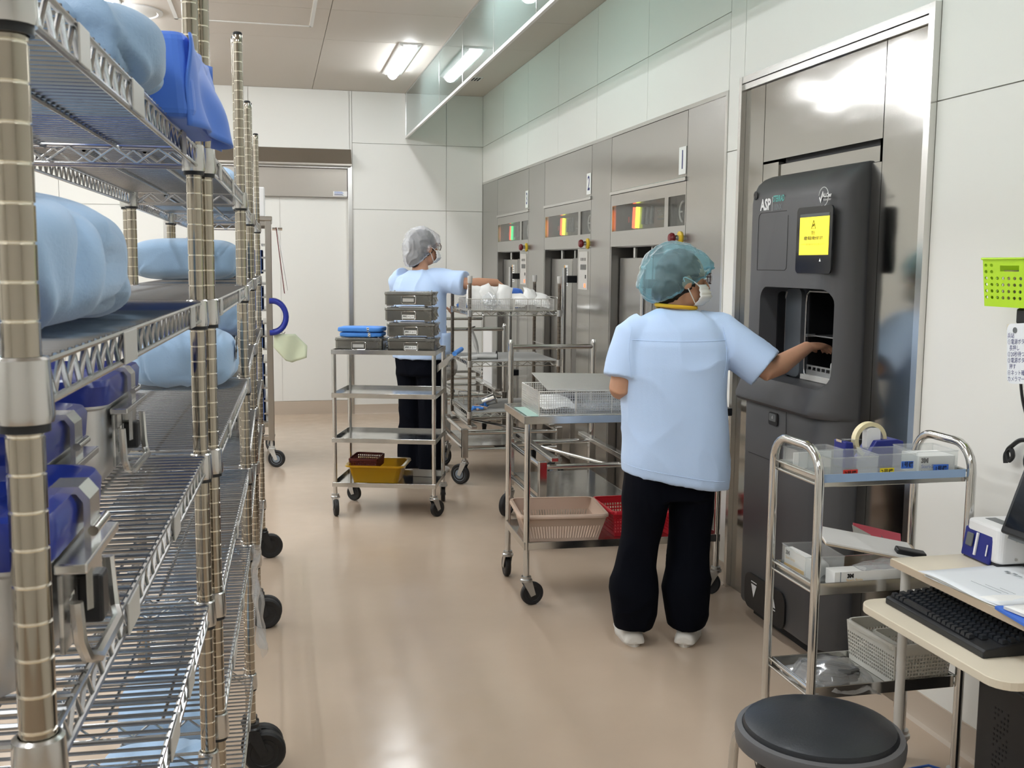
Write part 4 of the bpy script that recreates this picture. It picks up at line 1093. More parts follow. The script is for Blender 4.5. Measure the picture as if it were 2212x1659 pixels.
plastic_basket('plastic_basket', 'beige-pink slotted plastic basket on the lower shelf of the two-tier cart', 'basket', C2P(.19, .20, .268), A2+R(-4), .385, .35, .125, 'plastic_pink', taper=.82, style='slot', cell=.0135, band=.42, rimw=.014)
plastic_basket('plastic_basket', 'red perforated plastic basket beside the beige-pink basket', 'basket', C2P(.522, .235, .268), A2+R(2), .215, .31, .118, 'plastic_red', taper=.86, style='sq', cell=.013, band=.22, rimw=.010)
plastic_basket('plastic_basket', 'red perforated plastic basket beside the cart corner with the black bumper', 'basket', C2P(.757, .20, .268), A2+R(7), .19, .30, .115, 'plastic_red', taper=.86, style='sq', cell=.013, band=.22, rimw=.010)

# ================================================================== AUTOCLAVE TROLLEYS
def trolley(label, x0, x1, y0, y1, zt, handle=None, hz=1.03, low=.20):
    t = thing('transfer_trolley', label, 'trolley', (x0, y0, 0), 0, 'chrome transfer trolleys')
    w, d = x1-x0, y1-y0; s = .042
    for x in (0, w):
        for y in (0, d):
            MB().box((x, y, (zt+.185)/2), (s, s, zt-.185)).obj('leg', M['chrome'], t, bevel=.003)
            caster_parts(t, (x, y, 0), 2.4+x+y*2, .07, 'black_rubber', 'grey_hub', 'galv', .034, .035, stem=.02)
    for z in (zt-.03, low+.04):
        for y in (0, d): MB().cyl((0, y, z), (w, y, z), .014, 12).obj('cross_rail', M['chrome'], t)
        for x in (0, w): MB().cyl((x, 0, z), (x, d, z), .014, 12).obj('side_rail', M['chrome'], t)
    for x in (.06, w-.06): MB().box((x, d/2, zt+.012), (.04, d+.06, .024)).obj('guide_rail', M['chrome'], t, bevel=.004)
    MB().cyl((w*.1, d*.85, zt-.01), (w*.75, d*.1, zt-.04), .009, 10).obj('lock_rod', M['chrome'], t)
    MB().b2((.02, .02, low+.06), (w-.02, d-.02, low+.064)).obj('drip_tray', M['tray_steel'], t)
    if handle is not None:
        y = handle-y0
        for x in (0, w):
            MB().cyl((x, y, zt), (x, y, hz), .017, 14).obj('handle_post', M['chrome'], t)
            MB().lathe([(.018, hz-.004), (.019, hz+.004), (.012, hz+.022), (.004, hz+.026)], 14, (x, y, 0)).obj('post_knob', M['chrome'], t)
        MB().cyl((0, y, hz-.02), (w, y, hz-.02), .015, 14).obj('push_bar', M['chrome'], t)
    return t
trolley('chrome trolley with push bar beside the two-tier cart', 1.375, 1.885, 5.26, 6.03, .47, 6.03, 1.035)
trolley('low chrome trolley carrying the three-shelf wire stand', 1.265, 1.93, 6.945, 7.67, .385)
trolley('chrome trolley with push bar behind the three-shelf wire stand', 1.345, 1.836, 8.30, 9.1, .47, 8.30, 1.0)
trolley('chrome trolley with push bar next to the back wall', 1.48, 1.985, 9.62, 10.2, .47, 9.92, 1.0)

# ---- three-shelf wire stand standing on a trolley
ws = thing('wire_stand', 'three-shelf wire stand with dark posts and grey caps, loaded with pouches', 'stand', (1.30, 6.96, .409))
WW, WD = .625, .70
for x in (0, WW):
    for y in (0, WD):
        p = post_meshes(.0, .985, .0125); p.materials.append(M['post_dark']); p.materials.append(M['post_steel']); o = link('post', p, None, ws); o.location = (x, y, 0)
        MB().lathe([(.0145, .965), (.016, .97), (.0175, 1.01), (.016, 1.014)], 14).obj('post_cap', M['card_grey'], o)
for i, z in enumerate((.775, .432, .082)):
    f = MB(); tw = MB()
    for y in (0, WD):
        for zz in (0, -.03): f.cyl((0, y, z+zz), (WW, y, z+zz), .0035, 8)
    for x in (0, WW):
        for zz in (0, -.03): f.cyl((x, 0, z+zz), (x, WD, z+zz), .0035, 8)
    s = f.obj('shelf', M['chrome'], ws)
    for y in (0, WD): tw.tube([(WW*k/17, y, z-(.002 if k % 2 else .028)) for k in range(18)], .003, 5)
    for x in (0, WW): tw.tube([(x, WD*k/24, z-(.002 if k % 2 else .028)) for k in range(25)], .003, 5)
    o = tw.obj('truss_wire', M['chrome'], s); o['kind'] = 'stuff'
    for x in (0, WW):
        for y in (0, WD): MB().lathe([(.0135, z-.036), (.020, z-.036), (.019, z+.008), (.0145, z+.01)], 14, (x, y, 0)).obj('collar', M['chrome_soft'], s)
    if i: MB().b2((.004, .004, z+.002), (WW-.004, WD-.004, z+.006)).obj('shelf_mat', M['sheet_grey'], s)
    else:
        dk = MB()
        for k in range(1, 28): dk.cyl((0, WD*k/28, z+.003), (WW, WD*k/28, z+.003), .0025, 5, cap=False)
        o = dk.obj('wire_deck', M['chrome'], s); o['kind'] = 'stuff'
for zz in (.52, .87):   # side guard wires next to the steel wall
    MB().tube([(WW, .0, zz-.03), (WW-.01, .02, zz), (WW-.01, WD*.5, zz), (WW-.01, WD-.02, zz), (WW, WD, zz-.03)], .003, 6).obj('guard_wire', M['chrome'], ws)
SZ1 = .409+.775+.006
wire_basket('wire basket of upright white pouches on the wire stand, below the reaching hand', (1.435, 7.08, SZ1), 0, .33, .27, .078, .012, group='wire baskets on the wire stand', rods=3)
wire_basket('wire basket of flat white pouches on the wire stand, beside the steel wall', (1.745, 7.08, SZ1), 0, .275, .27, .078, .012, group='wire baskets on the wire stand', rods=3)
for k, (x, y, w, d, rot, lab) in enumerate((
    (1.36, 7.06, .13, .19, (R(68), R(8), R(10)), 'tall white paper pouch standing in the wire basket below the hand'),
    (1.44, 7.05, .11, .20, (R(72), R(-25), R(-6)), 'slanted white paper pouch leaning in the wire basket below the hand'),
    (1.50, 7.10, .06, .17, (R(80), 0, 0), 'narrow white pouch upright in the wire basket below the hand'),
    (1.555, 7.06, .11, .20, (R(70), R(14), R(4)), 'white pouch with folded tip beside the blue wrapped pack'))):
    packet('sterile_pouch', lab, (x, y, SZ1+.075), (w, d, .03), 40+k, rot=rot, amp=.010)
packet('sterile_pouch', 'clear pouch with pale contents at the front of the basket below the hand', (1.445, 6.985, SZ1+.06), (.10, .12, .02), 51, 'film', (R(62), R(-40), 0), amp=.006)
for k, (x, y, w, d, rot, lab) in enumerate((
    (1.67, 7.06, .14, .22, (R(18), R(-6), .1), 'white pouch lying across the wire basket beside the steel wall'),
    (1.745, 7.07, .10, .20, (R(60), R(14), .3), 'white pouch with pointed corner raised in the wire basket by the steel wall'),
    (1.815, 7.09, .15, .20, (R(22), R(10), -.2), 'white pouch hanging over the end of the wire basket by the steel wall'))):
    packet('sterile_pouch', lab, (x, y, SZ1+.062), (w, d, .035), 60+k, rot=rot, amp=.010)
bundle('blue_pack', 'dark blue wrapped pack standing behind the pouches on the wire stand', 'wrapped pack', (.185, .08, .145), (1.66, 7.33, SZ1), .05, 'wrap_blue', 14, 5, .006, 10, n=48, m=28)
bundle('blue_pack', 'small crumpled blue pack on the wire stand corner beside the person', 'wrapped pack', (.11, .10, .035), (1.355, 7.44, SZ1), .2, 'wrap_sky', 15, 3, .010, 22, n=40, m=24)
packet('clear_bag', 'crumpled clear bag on the wire stand behind the small blue pack', (1.40, 7.50, SZ1), (.18, .14, .075), 17, 'film', cat='plastic bag', amp=.015)
# gloves and a scoop
SZ2, SZ3 = .409+.432+.007, .409+.082+.007
gl = thing('heat_glove', 'grey heat glove with black cuff edge lying flat on the middle shelf', 'glove', (1.385, 7.10, SZ2), R(-4), 'heat gloves')
def glove(t):
    b = MB(); prof = [(-.09, .030, .010), (-.05, .045, .017), (0, .048, .02), (.05, .040, .02), (.09, .036, .018), (.13, .042, .02)]
    b.loft([[Vector((x, wy*cos(a), wz+wz*sin(a))) for a in [2*pi*k/14 for k in range(14)]] for x, wy, wz in prof])
    b.tube([(-.02, -.04, .012), (-.05, -.07, .012), (-.08, -.075, .011)], [.016, .014, .010], 8)
    for k in range(4): b.tube([(-.08, -.022+.015*k, .011), (-.13+.008*abs(k-1.5), -.026+.017*k, .010)], [.010, .008], 8)
    b.obj('glove_body', M['glove_grey'], t)
    MB().lathe([(.041, 0), (.044, 0), (.044, .006), (.041, .006)], 18, (.128, 0, .02), (1,0,0), cap=False).obj('cuff_edge', M['black_rubber'], t)
glove(gl); gl.scale = (1, .8, .9)
g2 = copy_tree(gl); g2.location = (1.37, 7.20, SZ2+.015); g2.rotation_euler = (R(20), R(-70), R(150)); g2.scale = (.8, .8, .8); g2['label'] = 'grey heat glove standing upright on its cuff beside the flat glove'
g2.location.z = SZ2+.105
cp = thing('steel_cup', 'polished steel scoop cup lying on the low shelf of the wire stand', 'cup', (1.43, 7.14, SZ3+.042))
b = MB().lathe([(.001, 0), (.030, 0), (.040, .09), (.043, .094), (.039, .093), (.029, .004), (.001, .003)], 24); b.xf(Matrix.Rotation(R(68), 4, 'Y')@Matrix.Rotation(R(20), 4, 'X')); b.obj('cup_body', M['chrome'], cp)
for k in range(3):
    pts = [(1.36+.05*sin(k*2+i*.9)+.012*i, 6.99+.03*i+.02*cos(i+k), SZ3+.009+.012*abs(sin(i*1.3+k))) for i in range(7)]
    o = MB().tube(pts, .009, 7).obj('blue_strap', M['wrap_sky'] if k else M['plastic_pink']); tag(o, ('beige cord coiled beside the steel cup', 'blue strap looped under the steel cup', 'blue strap end hanging at the corner of the low shelf')[k], 'strap')
# round steel lid and small wire rack on the far trolley
dl = thing('round_lid', 'large round steel lid standing on the far chrome trolley', 'lid', (1.40, 8.75, .505))
MB().lathe([(.125, -.004), (.128, 0), (.12, .006), (.02, .016), (.001, .017)], 36, (0, 0, .128), (-.25, -1, .25)).obj('lid_disc', M['steel_panel'], dl)
MB().tube([(-.03, -.03, .13), (-.03, -.06, .14), (.03, -.06, .14), (.03, -.03, .13)], .006, 8).obj('lid_handle', M['black_plastic'], dl)
sr_ = thing('small_wire_rack', 'low wire frame rack on the bottom shelf of the wire stand', 'wire rack', (1.44, 7.45, SZ3))
f = MB()
for z in (.004, .07): f.tube([(-.11, -.11, z), (.11, -.11, z), (.11, .11, z), (-.11, .11, z)], .0025, 6, closed=True)
for x in (-.11, -.04, .04, .11):
    for y in (-.11, .11): f.cyl((x, y, 0), (x, y, .07), .0025, 6)
f.obj('wire_frame', M['chrome'], sr_)
wp = MB().b2((0, 0, 0), (.004, .38, .45)).obj('white_board', M['white_plastic']); tag(wp, 'white panel standing on the far trolley beside the steel wall', 'panel', None, (1.80, 8.62, .492))

# ================================================================== SMALL THREE-TIER CART AT THE WALL
CR = Vector((1.400, 2.465, 0)); AR = R(0)
cr = thing('tray_trolley', 'three-tier chrome trolley with arched handles in front of the dark grey sterilizer', 'cart', CR, AR)
WR, DR = .457, .258; AZT = 1.022
for x in (0, WR):
    rad = .075; pts = [(x, 0, .10), (x, 0, AZT-rad)]
    pts += [(x, rad-rad*cos(a), AZT-rad+rad*sin(a)) for a in [pi/2*i/6 for i in range(1, 7)]]
    pts += [(x, DR-rad+rad*sin(a), AZT-rad+rad*cos(a)) for a in [pi/2*i/6 for i in range(0, 7)]]
    pts += [(x, DR, .10)]
    MB().tube(pts, .0125, 14).obj('arched_frame', M['chrome'], cr)
    for y in (0, DR): caster_parts(cr, (x, y, 0), .4+x*3+y*4, .034, 'black_rubber', 'black_plastic', 'galv', .022, .018, stem=.03)
for i, z in enumerate((.953, .657, .366)):
    tr = tray(cr, WR, DR, z, rim=.034, drop=.022, over=-.010)
    for x in (.004, WR-.004):
        for dz in (-.004, -.026): MB().cyl((x, 0, z+dz), (x, DR, z+dz), .0042, 8).obj('side_rod', M['chrome'], tr)
MB().b2((.012, -.0125+.021, .932), (WR-.012, -.0135+.024, .954)).obj('edge_tape', M['tray_blue'], cr)
def CRP(x, y, z): return CR+Vector((x, y, z))
T1, T2, T3 = .932, .636, .345

def open_box(t, w, d, h, th, material, name='box_wall'):
    b = MB(); b.b2((-w/2, -d/2, 0), (w/2, d/2, th))
    b.b2((-w/2, -d/2, 0), (w/2, -d/2+th, h)); b.b2((-w/2, d/2-th, 0), (w/2, d/2, h)); b.b2((-w/2, -d/2, 0), (-w/2+th, d/2, h)); b.b2((w/2-th, -d/2, 0), (w/2, d/2, h))
    return b.obj(name, M[material], t, bevel=.001)
def clear_box(label, loc, rz, w, d, h):
    t = thing('clear_box', label, 'box', loc, rz, 'clear plastic boxes on the small trolley'); open_box(t, w, d, h, .0025, 'clear_plastic')
    rr = MB().tube([(-w/2, -d/2, h), (w/2, -d/2, h), (w/2, d/2, h), (-w/2, d/2, h)], .002, 6, closed=True); rr.obj('box_rim', M['clear_plastic'], t)
    return t
def sticker(parent, txt, x, y, z, w, h, m_, rz=0, size=.016):
    k = MB().b2((x-w/2, y-.0012, z-h/2), (x+w/2, y-.0004, z+h/2)).obj('sticker', M[m_], parent)
    text('sticker_text', txt, size, face_mx((x, y-.0016, z), (1,0,0), (0,0,1)), M['ink_black'], k, sx=.9, bold=.0003)
    return k
b = clear_box('clear plastic box with red machine number sticker', CRP(.115, .085, T1), R(2), .145, .115, .062); sticker(b, '3号機', -.012, -.0575, .018, .044, .022, 'label_red')
b = clear_box('clear plastic box with yellow machine number sticker', CRP(.248, .085, T1), R(-1), .115, .11, .066); sticker(b, '2号機', -.030, -.055, .018, .042, .022, 'label_yellow')
sticker(b, '1号機', .030, -.055, .036, .036, .020, 'label_blue')
b = clear_box('clear plastic box of strip packets with dark blue machine number sticker', CRP(.372, .09, T1), R(-2), .125, .12, .070); sticker(b, '1号機', .010, -.062, .022, .046, .024, 'label_blue')
c = thing('dressing_carton', 'white carton with 3M print inside the clear box with the dark blue sticker', 'carton', CRP(.374, .082, T1+.004), R(-2))
MB().b2((-.054, -.048, 0), (.054, .04, .052)).obj('carton_box', M['paper'], c)
text('brand_mark', '3M', .017, face_mx((-.038, -.0488, .040), (1,0,0), (0,0,1)), M['ink_black'], c, bold=.0012)
text('product_name', 'Steri-Strip', .014, face_mx((-.048, -.0488, .024), (1,0,0), (0,0,1)), M['label_blue'], c, ax='LEFT')
text('fine_print', 'Reinforced Skin Closures', .006, face_mx((-.048, -.0488, .012), (1,0,0), (0,0,1)), M['ink_black'], c, ax='LEFT')
lb = clear_box('larger clear plastic box with yellowish scraps beside the arched handle', CRP(.085, .193, T1), R(3), .14, .085, .06)
b = MB().b2((-.06, -.02, 0), (.06, -.016, .045)).obj('white_card', M['paper']); tag(b, 'white card standing inside the larger clear box', 'card', None, CRP(.085, .215, T1+.003), R(3))
# tape dispenser
td = thing('tape_dispenser', 'navy blue tape dispenser with cream tape roll on the small trolley', 'tape dispenser', CRP(.262, .212, T1), R(2))
b = MB(); sd = []
for s in (-.036, .036):
    pass
b.loft([[Vector((x, s, z)) for x, z in ((-.085, 0), (.105, 0), (.105, .072), (.085, .078), (.015, .076), (-.018, .022), (-.052, .022), (-.060, .074), (-.085, .076))] for s in (-.030, .030)], smooth=False)
b.obj('dispenser_body', M['navy_plastic'], td, bevel=.003)
MB().lathe([(.040, -.010), (.052, -.010), (.052, .010), (.040, .010)], 32, (.010, 0, .075), (0,1,0), cap=False).obj('tape_roll', M['tape_cream'], td)
MB().lathe([(.0395, -.0095), (.0395, .0095)], 28, (.010, 0, .075), (0,1,0), cap=False).obj('roll_core', M['leg_grey'], td)
MB().rprism((.016, -.002, .078), (.044, .066, .024), .014, 4, axis='y').obj('roll_hub', M['white_plastic'], td)
MB().b2((-.080, -.011, .078), (-.02, .011, .0785)).obj('tape_strip', M['film'], td)
MB().b2((-.088, -.014, .072), (-.080, .014, .079)).obj('cutter_blade', M['chrome'], td)

# middle tray
t = clear_box('long clear acrylic box leaning in the middle tray of the small trolley', CRP(.080, .162, T2), R(86), .155, .115, .07)
c = thing('closure_carton', 'white and orange 3M carton inside the long acrylic box', 'carton', CRP(.048, .162, T2+.003), R(-86))
MB().b2((-.072, -.012, 0), (.072, .012, .058)).obj('carton_box', M['paper'], c); MB().b2((-.072, -.0128, .002), (.03, -.0118, .014)).obj('orange_stripe', M['label_amber'], c)
text('brand_mark', '3M', .016, face_mx((-.055, -.0128, .046), (1,0,0), (0,0,1)), M['ink_black'], c, bold=.001)
text('product_name', 'Steri-Strip', .012, face_mx((-.066, -.0128, .032), (1,0,0), (0,0,1)), M['label_amber'], c, ax='LEFT')
c = thing('closure_carton', 'white and orange 3M carton in an acrylic tray at the front of the middle tier', 'carton', CRP(.200, .052, T2+.002), R(-1))
MB().b2((-.128, -.03, 0), (.128, .020, .042)).obj('carton_box', M['paper'], c)
MB().b2((.02, -.0308, .003), (.126, -.0298, .011)).obj('orange_stripe', M['label_amber'], c)
text('brand_mark', '3M', .015, face_mx((-.082, -.0308, .030), (1,0,0), (0,0,1)), M['ink_black'], c, bold=.001)
text('product_name', 'Steri-Strip', .012, face_mx((-.094, -.0308, .018), (1,0,0), (0,0,1)), M['label_amber'], c, ax='LEFT')
text('fine_print', 'Reinforced Skin Closures', .0062, face_mx((-.094, -.0308, .008), (1,0,0), (0,0,1)), M['ink_black'], c, ax='LEFT')
for k in range(4): MB().b2((.085, -.0308, .014+.006*k), (.12-.008*(k % 2), -.0300, .016+.006*k)).obj('print_line', M['print_grey'], c)
MB().b2((-.112, -.0312, 0), (-.110, -.03, .042)).obj('side_print', M['print_grey'], c)
packet('clear_bag', 'flat clear zip bag lying on the front 3M carton', CRP(.235, .055, T2+.046), (.17, .06, .016), 71, 'film', (0, 0, .05), cat='plastic bag', amp=.006)
packet('cotton_swab_pack', 'grey-white crumpled wad inside the long acrylic box', CRP(.092, .16, T2+.006), (.05, .09, .045), 73, 'glove_grey', cat='wad', amp=.012)
cb = thing('clipboard', 'clipboard with white papers and black clip resting across the middle tray', 'clipboard', CRP(.235, .125, T2+.085), R(0)); cb.rotation_euler = (R(12), R(11), R(-10))
MB().box((0, 0, 0), (.29, .11, .004)).obj('board', M['wood_edge'], cb); MB().box((-.008, .0, .005), (.275, .105, .005)).obj('paper_sheets', M['paper'], cb)
MB().box((.105, -.03, .014), (.085, .028, .016)).obj('clip', M['black_plastic'], cb, bevel=.004)
MB().cyl((.14, -.05, .010), (.14, -.01, .010), .0035, 8).obj('clip_wire', M['chrome'], cb)
pk = thing('picture_card', 'glossy pink picture card leaning against the rear of the middle tray', 'card', CRP(.300, .19, T2+.078)); pk.rotation_euler = (R(58), R(14), R(-4))
MB().box((0, 0, 0), (.155, .075, .003)).obj('card_sheet', M['pink_card'], pk, bevel=.001)
b = grid(lambda u, v: Vector((-.072+.06*u-.01*v, -.03+.06*v*(1-.3*u), .0020)), 4, 4).obj('pale_patch', M['card_grey'], pk)
grid(lambda u, v: Vector((.01+.035*u, .02-.05*u+.012*(v-.5)*sin(u*pi), .0021)), 6, 2).obj('leaf_print', M['grey_label'], pk)
# bottom tray
packet('clear_bag', 'clear plastic bag of dark grey cords in the bottom tray', CRP(.115, .10, T3), (.21, .20, .055), 81, 'film', cat='plastic bag', amp=.022)
for k in range(5):
    pts = [CRP(.11+.06*sin(k*1.3+i*.8), .09+.05*cos(k*2+i*.7), T3+.012+.008*k) for i in range(9)]
    o = MB().tube(pts, .007, 7).obj('coiled_cable', M['grey_label']); tag(o, 'dark grey cable coiled inside the clear bag', 'cable', 'cables in the clear bag')
wbk = plastic_basket('plastic_basket', 'tall white perforated plastic basket in the bottom tray of the small trolley', 'basket', CRP(.345, .13, T3), R(2), .185, .235, .118, 'plastic_white', taper=.92, style='sq', cell=.0098, band=.24, rimw=.006)
plastic_basket('plastic_basket', 'smaller white perforated basket nested behind the tall white basket', 'basket', CRP(.372, .12, T3+.006), R(2), .12, .17, .088, 'plastic_white', taper=.9, style='round', cell=.0115, band=.2, rimw=.004)

# ================================================================== DESK
DX, DYF, DZT = 1.600, 2.432, .730
dk = thing('computer_desk', 'small beige computer desk with sliding keyboard shelf', 'desk', (DX, DYF, 0))
b = MB().b2((0, -1.15, DZT-.022), (.46, 0, DZT)); b.obj('desk_top', M['wood_top'], dk, bevel=.003)
MB().b2((-.0015, -1.15, DZT-.021), (.0, -.001, DZT-.002)).obj('edge_band', M['wood_edge'], dk)
kx, kz = -.125, .635
b = MB().rprism((kx+.23, -.325, kz-.010), (.46, .57, .020), .055, 6); b.obj('keyboard_shelf', M['wood_top'], dk, bevel=.002)
for (x, y) in ((.04, -.012), (.04, -1.1), (.42, -.02), (.42, -1.1)):
    MB().cyl((x, y, 0), (x, y, DZT-.022), .0125, 14).obj('leg', M['leg_grey'], dk)
for y in (-.03, -.62): MB().b2((.05, y-.012, kz+.004), (.42, y+.012, kz+.03)).obj('shelf_runner', M['leg_grey'], dk) if y < -.5 else None
MB().cyl((.055, -.61, kz-.04), (.055, -.61, DZT-.022), .010, 10).obj('runner_bracket', M['leg_grey'], dk)
# keyboard
KB = Vector((1.538, 2.352, kz)); kb = thing('keyboard', 'black full-height keyboard on the sliding shelf of the desk', 'keyboard', KB, R(-1))
KL, KD = .395, .150
b = MB(); b.loft([[Vector((x, -y, z)) for x, z in ((0, 0), (KD, 0), (KD, .034), (KD-.006, .036), (.006, .020), (0, .016))] for y in (0, KL)], smooth=False); b.obj('case', M['black_plastic'], kb, bevel=.003)
ky = MB(); 
def keymesh(w):
    m_ = MB(); a, c_ = w/2-.0008, .0078
    m_.loft([[Vector((-c_, -a, 0)), Vector((c_, -a, 0)), Vector((c_, a, 0)), Vector((-c_, a, 0))], [Vector((-c_*.72, -a+.0022, .0085)), Vector((c_*.72, -a+.0022, .0085)), Vector((c_*.72, a-.0022, .0085)), Vector((-c_*.72, a-.0022, .0085))]], smooth=False)
    me = m_.mesh('key'); me.materials.append(M['vinyl_black']); return me
K1, K2, K6 = keymesh(.0172), keymesh(.031), keymesh(.105)
for r in range(6):
    x = .018+.0218*r; z = .0215+(.0145)*(x/KD)
    y = .008
    row = [K1]*21
    if r == 0: row = [K1]*3+[K6]+[K1]*9
    elif r == 1: row = [K2]+[K1]*17
    for me in row:
        w = .0172 if me is K1 else (.031 if me is K2 else .105)
        if y+w > KL-.006: break
        o = link('key', me, None, kb); o.location = (x, -(y+w/2), z); o.rotation_euler = (0, -.10, 0); y += w+.0009
# papers and printer
pp = thing('paper_stack', 'stack of printed white sheets lying on the desk top', 'papers', (DX+.155, 2.15, DZT), R(4))
for k in range(5):
    pg = grid(lambda u, v: Vector((-.15+.30*u, -.14+.27*v, .0015*k+.012*max(0, u*.0)+.010*max(0, .18-u)*(k/4)+.004*sin(v*5+k)*(1-u))), 10, 8)
    o = pg.obj('sheet', M['paper'] if k % 2 else M['paper_bluish'], pp, solid=.0008, soft=True); o.rotation_euler = (0, 0, R((-2, 1.5, -1, 2, 0)[k])); o.location = (-.004*k, .003*k, 0)
for k in range(7): MB().box((.045+.004*(k % 2), .07-.021*k, .0118), (.010-.003*(k % 3), .013, .0004)).obj('print_title', M['print_grey'], pp)
for k in range(3): MB().box((-.10+.014*k, -.02-.02*k, .0118), (.0012, .10-.025*k, .0004)).obj('print_line', M['print_grey'], pp)
bf = MB().rprism((0, 0, .004), (.21, .15, .006), .006); o = bf.obj('blue_folder', M['label_blue']); tag(o, 'blue folder lying under loose sheets on the desk', 'folder', None, (DX+.085, 1.92, DZT), R(-8))
p2 = thing('loose_sheets', 'curled loose sheets lying on the blue folder', 'papers', (DX+.10, 1.915, DZT+.007), R(6))
for k in range(4):
    grid(lambda u, v: Vector((-.10+.2*u, -.075+.15*v, .002*k+.018*max(0, .3-u)**1.5)), 8, 6).obj('sheet', M['paper'], p2, solid=.0008, soft=True)
pr = thing('label_printer', 'white label printer with navy blue front on the desk', 'printer', (1.813, 2.425, DZT), R(-2))
b = MB().rprism((.115, -.075, .058), (.23, .15, .092), .018, 5, taper=.96); b.obj('printer_case', M['white_plastic'], pr, bevel=.006)
b = MB(); b.loft([[Vector((x, y, z)) for x, z in ((-.008, .004), (.02, .004), (.02, .082), (.004, .082))] for y in (-.120, -.002)], smooth=False); b.obj('printer_front', M['navy_plastic'], pr, bevel=.004)
fm = face_mx((-.004, -.05, .05), (0,-1,0), (.15,0,1))
MB().box((-.0045, -.034, .052), (.006, .026, .036), Matrix.Rotation(R(8.5), 3, 'Y')).obj('cut_button', M['grey_label'], pr, bevel=.003)
MB().box((-.0045, -.062, .046), (.004, .007, .060), Matrix.Rotation(R(8.5), 3, 'Y')).obj('label_slot', M['white_plastic'], pr)
MB().box((-.0058, -.108, .040), (.001, .004, .03), Matrix.Rotation(R(8.5), 3, 'Y')).obj('maker_print', M['print_white'], pr)
MB().box((.06, -.06, .1045), (.03, .07, .0012)).obj('display', M['grey_label'], pr)
MB().box((.10, -.07, .1045), (.006, .04, .0008)).obj('model_print', M['print_grey'], pr)
for zz in (.025, .075): MB().lathe([(.004, 0), (.004, .001)], 12, (.05, -.1505, zz), (0,-1,0)).obj('screw_cover', M['card_grey'], pr)
MB().b2((0, -.145, 0), (.22, -.005, .013)).obj('foot_plate', M['black_plastic'], pr)
mo = thing('monitor', 'black tilted monitor at the back of the desk', 'monitor', (1.865, 2.01, DZT)); 
b = MB(); b.box((0, 0, .26), (.03, .50, .34), Matrix.Rotation(R(20), 3, 'Y')); b.obj('display_panel', M['black_plastic'], mo, bevel=.006)
MB().box((-.0165, 0, .265), (.002, .47, .30), Matrix.Rotation(R(20), 3, 'Y')).obj('screen', M['screen_black'], mo)
MB().box((-.058, 0, .098), (.006, .46, .012), Matrix.Rotation(R(20), 3, 'Y')).obj('chin_strip', M['grey_label'], mo)
MB().b2((-.0, -.16, .006), (.03, -.10, .20)).obj('stand_neck', M['black_plastic'], mo); MB().b2((-.06, -.24, 0), (.10, -.02, .010)).obj('stand_base', M['black_plastic'], mo, bevel=.004)
pc = thing('computer_tower', 'black computer tower with perforated vents under the desk', 'computer', (1.79, 1.86, 0))
MB().b2((0, 0, .012), (.20, .44, .455)).obj('case', M['black_plastic'], pc, bevel=.006)
for x in (.03, .17):
    for y in (.05, .39): MB().b2((x-.015, y-.02, 0), (x+.015, y+.02, .012)).obj('foot', M['black_rubber'], pc)
vt = MB()
for i in range(5):
    for j in range(14):
        if (i*7+j*3) % 5: vt.lathe([(.0035, 0), (.0035, .0008)], 6, (-.0003, .37-.012*i, .20+.014*j), (-1,0,0))
o = vt.obj('vent_holes', M['asp_seam'], pc); o['kind'] = 'stuff'
MB().tube([(1.70, 2.53, .012), (1.80, 2.62, .02), (1.90, 2.64, .015), (1.97, 2.56, .012), (2.0, 2.42, .012), (2.0, 2.30, .012)], .004, 8).obj('blue_cable', M['cable_blue']); tag(bpy.data.objects['blue_cable'], 'blue network cable lying on the floor under the desk', 'cable')

# ================================================================== STOOL
st = thing('stool', 'round black vinyl stool with grey rim and chrome legs', 'stool', (1.205, 2.075, 0), R(30))
MB().lathe([(.10, .405), (.175, .405), (.188, .414), (.190, .438), (.186, .449), (.174, .452), (.17, .445)], 48).obj('seat_rim', M['rim_grey'], st)
MB().lathe([(.172, .440), (.174, .450), (.168, .462), (.14, .472), (.08, .478), (.001, .480)], 48).obj('seat_cushion', M['vinyl_black'], st)
for k in range(4):
    a = R(90*k+2); c_, s_ = cos(a), sin(a)
    pr_ = [(.02, .395), (.13, .395), (.185, .392), (.205, .382), (.218, .362), (.224, .33), (.228, .25), (.238, .02)]
    MB().tube([(r*c_, r*s_, z) for r, z in pr_], .0115, 12).obj('leg', M['chrome'], st)
    MB().lathe([(.015, 0), (.015, .022), (.012, .026)], 12, (.238*c_, .238*s_, 0)).obj('foot_cap', M['black_rubber'], st)
MB().tube([(.20*cos(a), .20*sin(a), .14) for a in [2*pi*i/40 for i in range(40)]], .007, 8, closed=True).obj('foot_ring', M['chrome'], st)

# ================================================================== WALL ITEMS
sh = thing('wall_shelf', 'small cream shelf fixed to the white wall under the green basket', 'shelf', (1.93, 2.455, 1.335))
MB().b2((0, -.40, 0), (XW-1.93, 0, .017)).obj('shelf_board', M['cream_plastic'], sh, bevel=.002)
for y in (-.06, -.34): MB().cyl((XW-1.93, y, -.02), (.03, y, -.02), .012, 10).obj('shelf_hook', M['white_plastic'], sh)
ad = thing('power_adapter', 'black power adapter with cable lying on the wall shelf', 'adapter', (1.96, 2.46, 1.352))
MB().b2((0, -.30, 0), (.08, 0, .043)).obj('adapter_block', M['black_plastic'], ad, bevel=.006)
pts = [(.04, 0, .030), (.06, .05, .032), (.09, .085, .022), (.10, .10, -.02), (.108, .105, -.08), (.108, .10, -.15), (.108, .085, -.22), (.108, .045, -.32), (.108, .06, -.40), (.108, -.0, -.46), (.108, -.02, -.52), (.108, .03, -.58), (.108, .01, -.621)]
